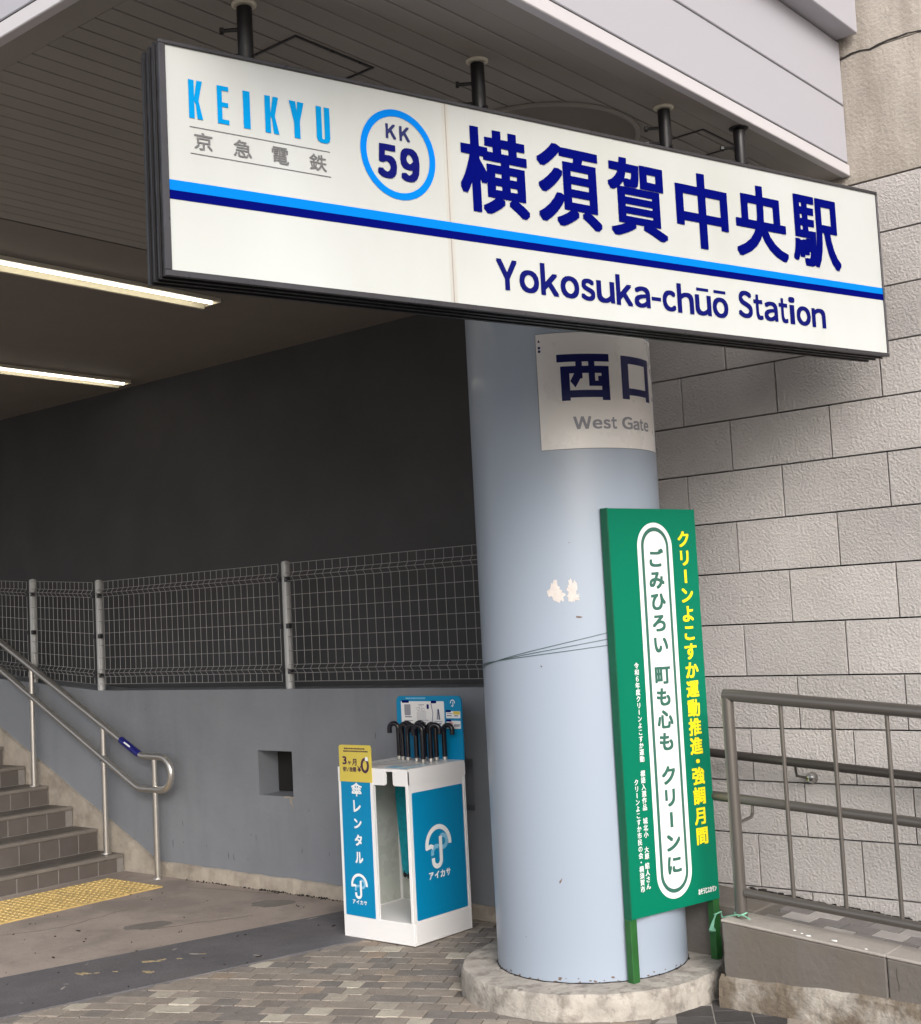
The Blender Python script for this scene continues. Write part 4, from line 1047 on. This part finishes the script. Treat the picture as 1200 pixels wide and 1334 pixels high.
for z, xa, xb_ in ((1.056, -4.80, -4.757), (1.028, -4.795, -4.762), (1.026, -4.70, -4.655), (1.022, -4.586, -4.545), (1.064, -4.505, -4.48), (1.063, -4.455, -4.43), (1.010, -4.505, -4.495), (1.012, -4.46, -4.425)):
    x = xa
    while x < xb_: w_ = rd.uniform(.003, .006); b.fprism(HF, [(x, z), (x+w_, z), (x+w_, z+.005), (x, z+.005)], .0011, .0016); x += w_+.0018
b.tube([HF.p(-4.556, 1.045, .002), HF.p(-4.560, 1.085, .002), HF.p(-4.563, 1.10, .002)], .0028, 6)
for z, xa, xb_ in ((1.037, -4.805, -4.75), (1.04, -4.71, -4.64), (1.034, -4.592, -4.54), (1.120, -4.70, -4.66), (1.076, -4.505, -4.47), (1.020, -4.46, -4.42)):
    x = xa
    while x < xb_: w_ = rd.uniform(.0025, .005); b.fprism(HF, [(x, z), (x+w_, z), (x+w_, z+.003), (x, z+.003)], .0011, .0016); x += w_+.0022
b.build('info_print', 'navy2', hd)
b = MB(); b.fprism(HF, rrect(-4.802, -4.758, 1.066, 1.124, .004), .0011, .0015); b.build('info_grey_box', 'greyprint2', hd)
b = MB()
for i in range(9): b.tube([HF.p(-4.712+i*.0075, 1.045, .0014), HF.p(-4.712+i*.0075, 1.085+(i*7 % 5)*.004, .0014)], .0012, 4)
for cx, cy in ((-4.705, 1.10), (-4.685, 1.108), (-4.668, 1.095)): ribbon(b, HF, arc(cx, cy, .009, 0, 330, 10), .002, .0013)
b.fprism(HF, [(-4.577, 1.045), (-4.564, 1.045), (-4.562, 1.09), (-4.572, 1.10)], .0011, .0014)
b.build('info_drawings', 'greyprint2', hd)
b = MB(); b.fprism(HF, [(-4.462, 1.072), (-4.418, 1.072), (-4.418, 1.088), (-4.462, 1.088)], .0012, .0016); b.build('info_yellow_box', 'yellowcard', hd)
b = MB(); b.fprism(HF, [(-4.492, 1.004), (-4.470, 1.004), (-4.470, 1.034), (-4.492, 1.034)], .0012, .0016); b.build('info_pink_box', 'pink', hd)
b = MB(); x = -4.79
while x < -4.65: w_ = rd.uniform(.004, .009); b.fprism(HF, [(x, 1.151), (x+w_, 1.151), (x+w_, 1.160), (x, 1.160)], .0002, .0008); x += w_+.0025
b.build('header_print', 'bluelite', hd)
b = MB(); ribbon(b, HF, arc(-4.464, 1.132, .014, 190, -10, 16), .0042, .0012); ribbon(b, HF, [(-4.461, 1.138), (-4.461, 1.120)]+arc(-4.466, 1.119, .005, 0, -180, 8), .0042, .0013); b.build('header_mark', 'white', hd)

# umbrellas standing in the stand
UG = 'black crook handled rental umbrellas standing in the stand'
def umbrella(x, y, top, ang, label):
    t = thing('umbrella', (x, y, .11), label, 'umbrella', UG)
    b = MB(); r_ = .025; dx, dy = math.cos(ang), math.sin(ang)
    P = [(x, y, .862), (x, y, top-r_)]
    for i in range(1, 13):
        a = R(15*i); P.append((x+dx*(r_-r_*math.cos(a)), y+dy*(r_-r_*math.cos(a)), top-r_+r_*math.sin(a)))
    P.append((x+dx*2*r_, y+dy*2*r_, top-r_-.024))
    b.tube(P, .0128, 12); b.build('handle', 'blackp', t, smooth=True)
    b = MB(); b.lathe((x, y), [(.012, .845), (.013, .862)], seg=10); b.build('collar', 'steel', t)
    b = MB(); seg = 16; prof = [(.010, .26), (.014, .32), (.021, .50), (.026, .66), (.024, .76), (.010, .80), (.006, .83)]
    vs = []
    for r__, z in prof:
        for k in range(seg): a = 2*PI*k/seg; q = r__*(1+.22*math.cos(4*a+z*5)); vs.append((x+q*math.cos(a), y+q*math.sin(a), z))
    b.add(vs, [(i*seg+k, i*seg+(k+1) % seg, (i+1)*seg+(k+1) % seg, (i+1)*seg+k) for i in range(len(prof)-1) for k in range(seg)]); b.build('folded_canopy', 'tealfab', t, smooth=True)
    b = MB(); b.lathe((x, y), [(.004, .235), (.010, .245), (.010, .272)], seg=10); b.build('tip', 'blackp', t)
ul = [(-4.790, 5.115, 1.030, 200, 'umbrella at the far left end of the handle row, hook bent left'),
      (-4.745, 5.095, 1.032, 60, 'umbrella second from the left end of the handle row'),
      (-4.695, 5.080, 1.030, 170, 'umbrella third from left, upright handle before the white info panel'),
      (-4.672, 5.120, 1.034, 20, 'umbrella fourth from left, standing a little behind its neighbours'),
      (-4.622, 5.065, 1.026, 190, 'umbrella fifth from left near the middle of the handle row'),
      (-4.600, 5.105, 1.030, 150, 'umbrella sixth from left, just right of the row middle'),
      (-4.528, 5.010, 1.030, 190, 'umbrella standing nearest the viewer, handle lowest on the lid'),
      (-4.520, 5.060, 1.030, 30, 'umbrella right behind the nearest one, handle hook turned right'),
      (-4.535, 5.120, 1.028, 180, 'umbrella second from the right end of the handle row'),
      (-4.500, 5.145, 1.022, 10, 'umbrella at the right end of the row, before plain blue board')]
for x, y, tz, a, lb in ul: umbrella(x, y, tz, R(a), lb)

bpy.data.objects.remove(_fo); bpy.data.curves.remove(_fc)
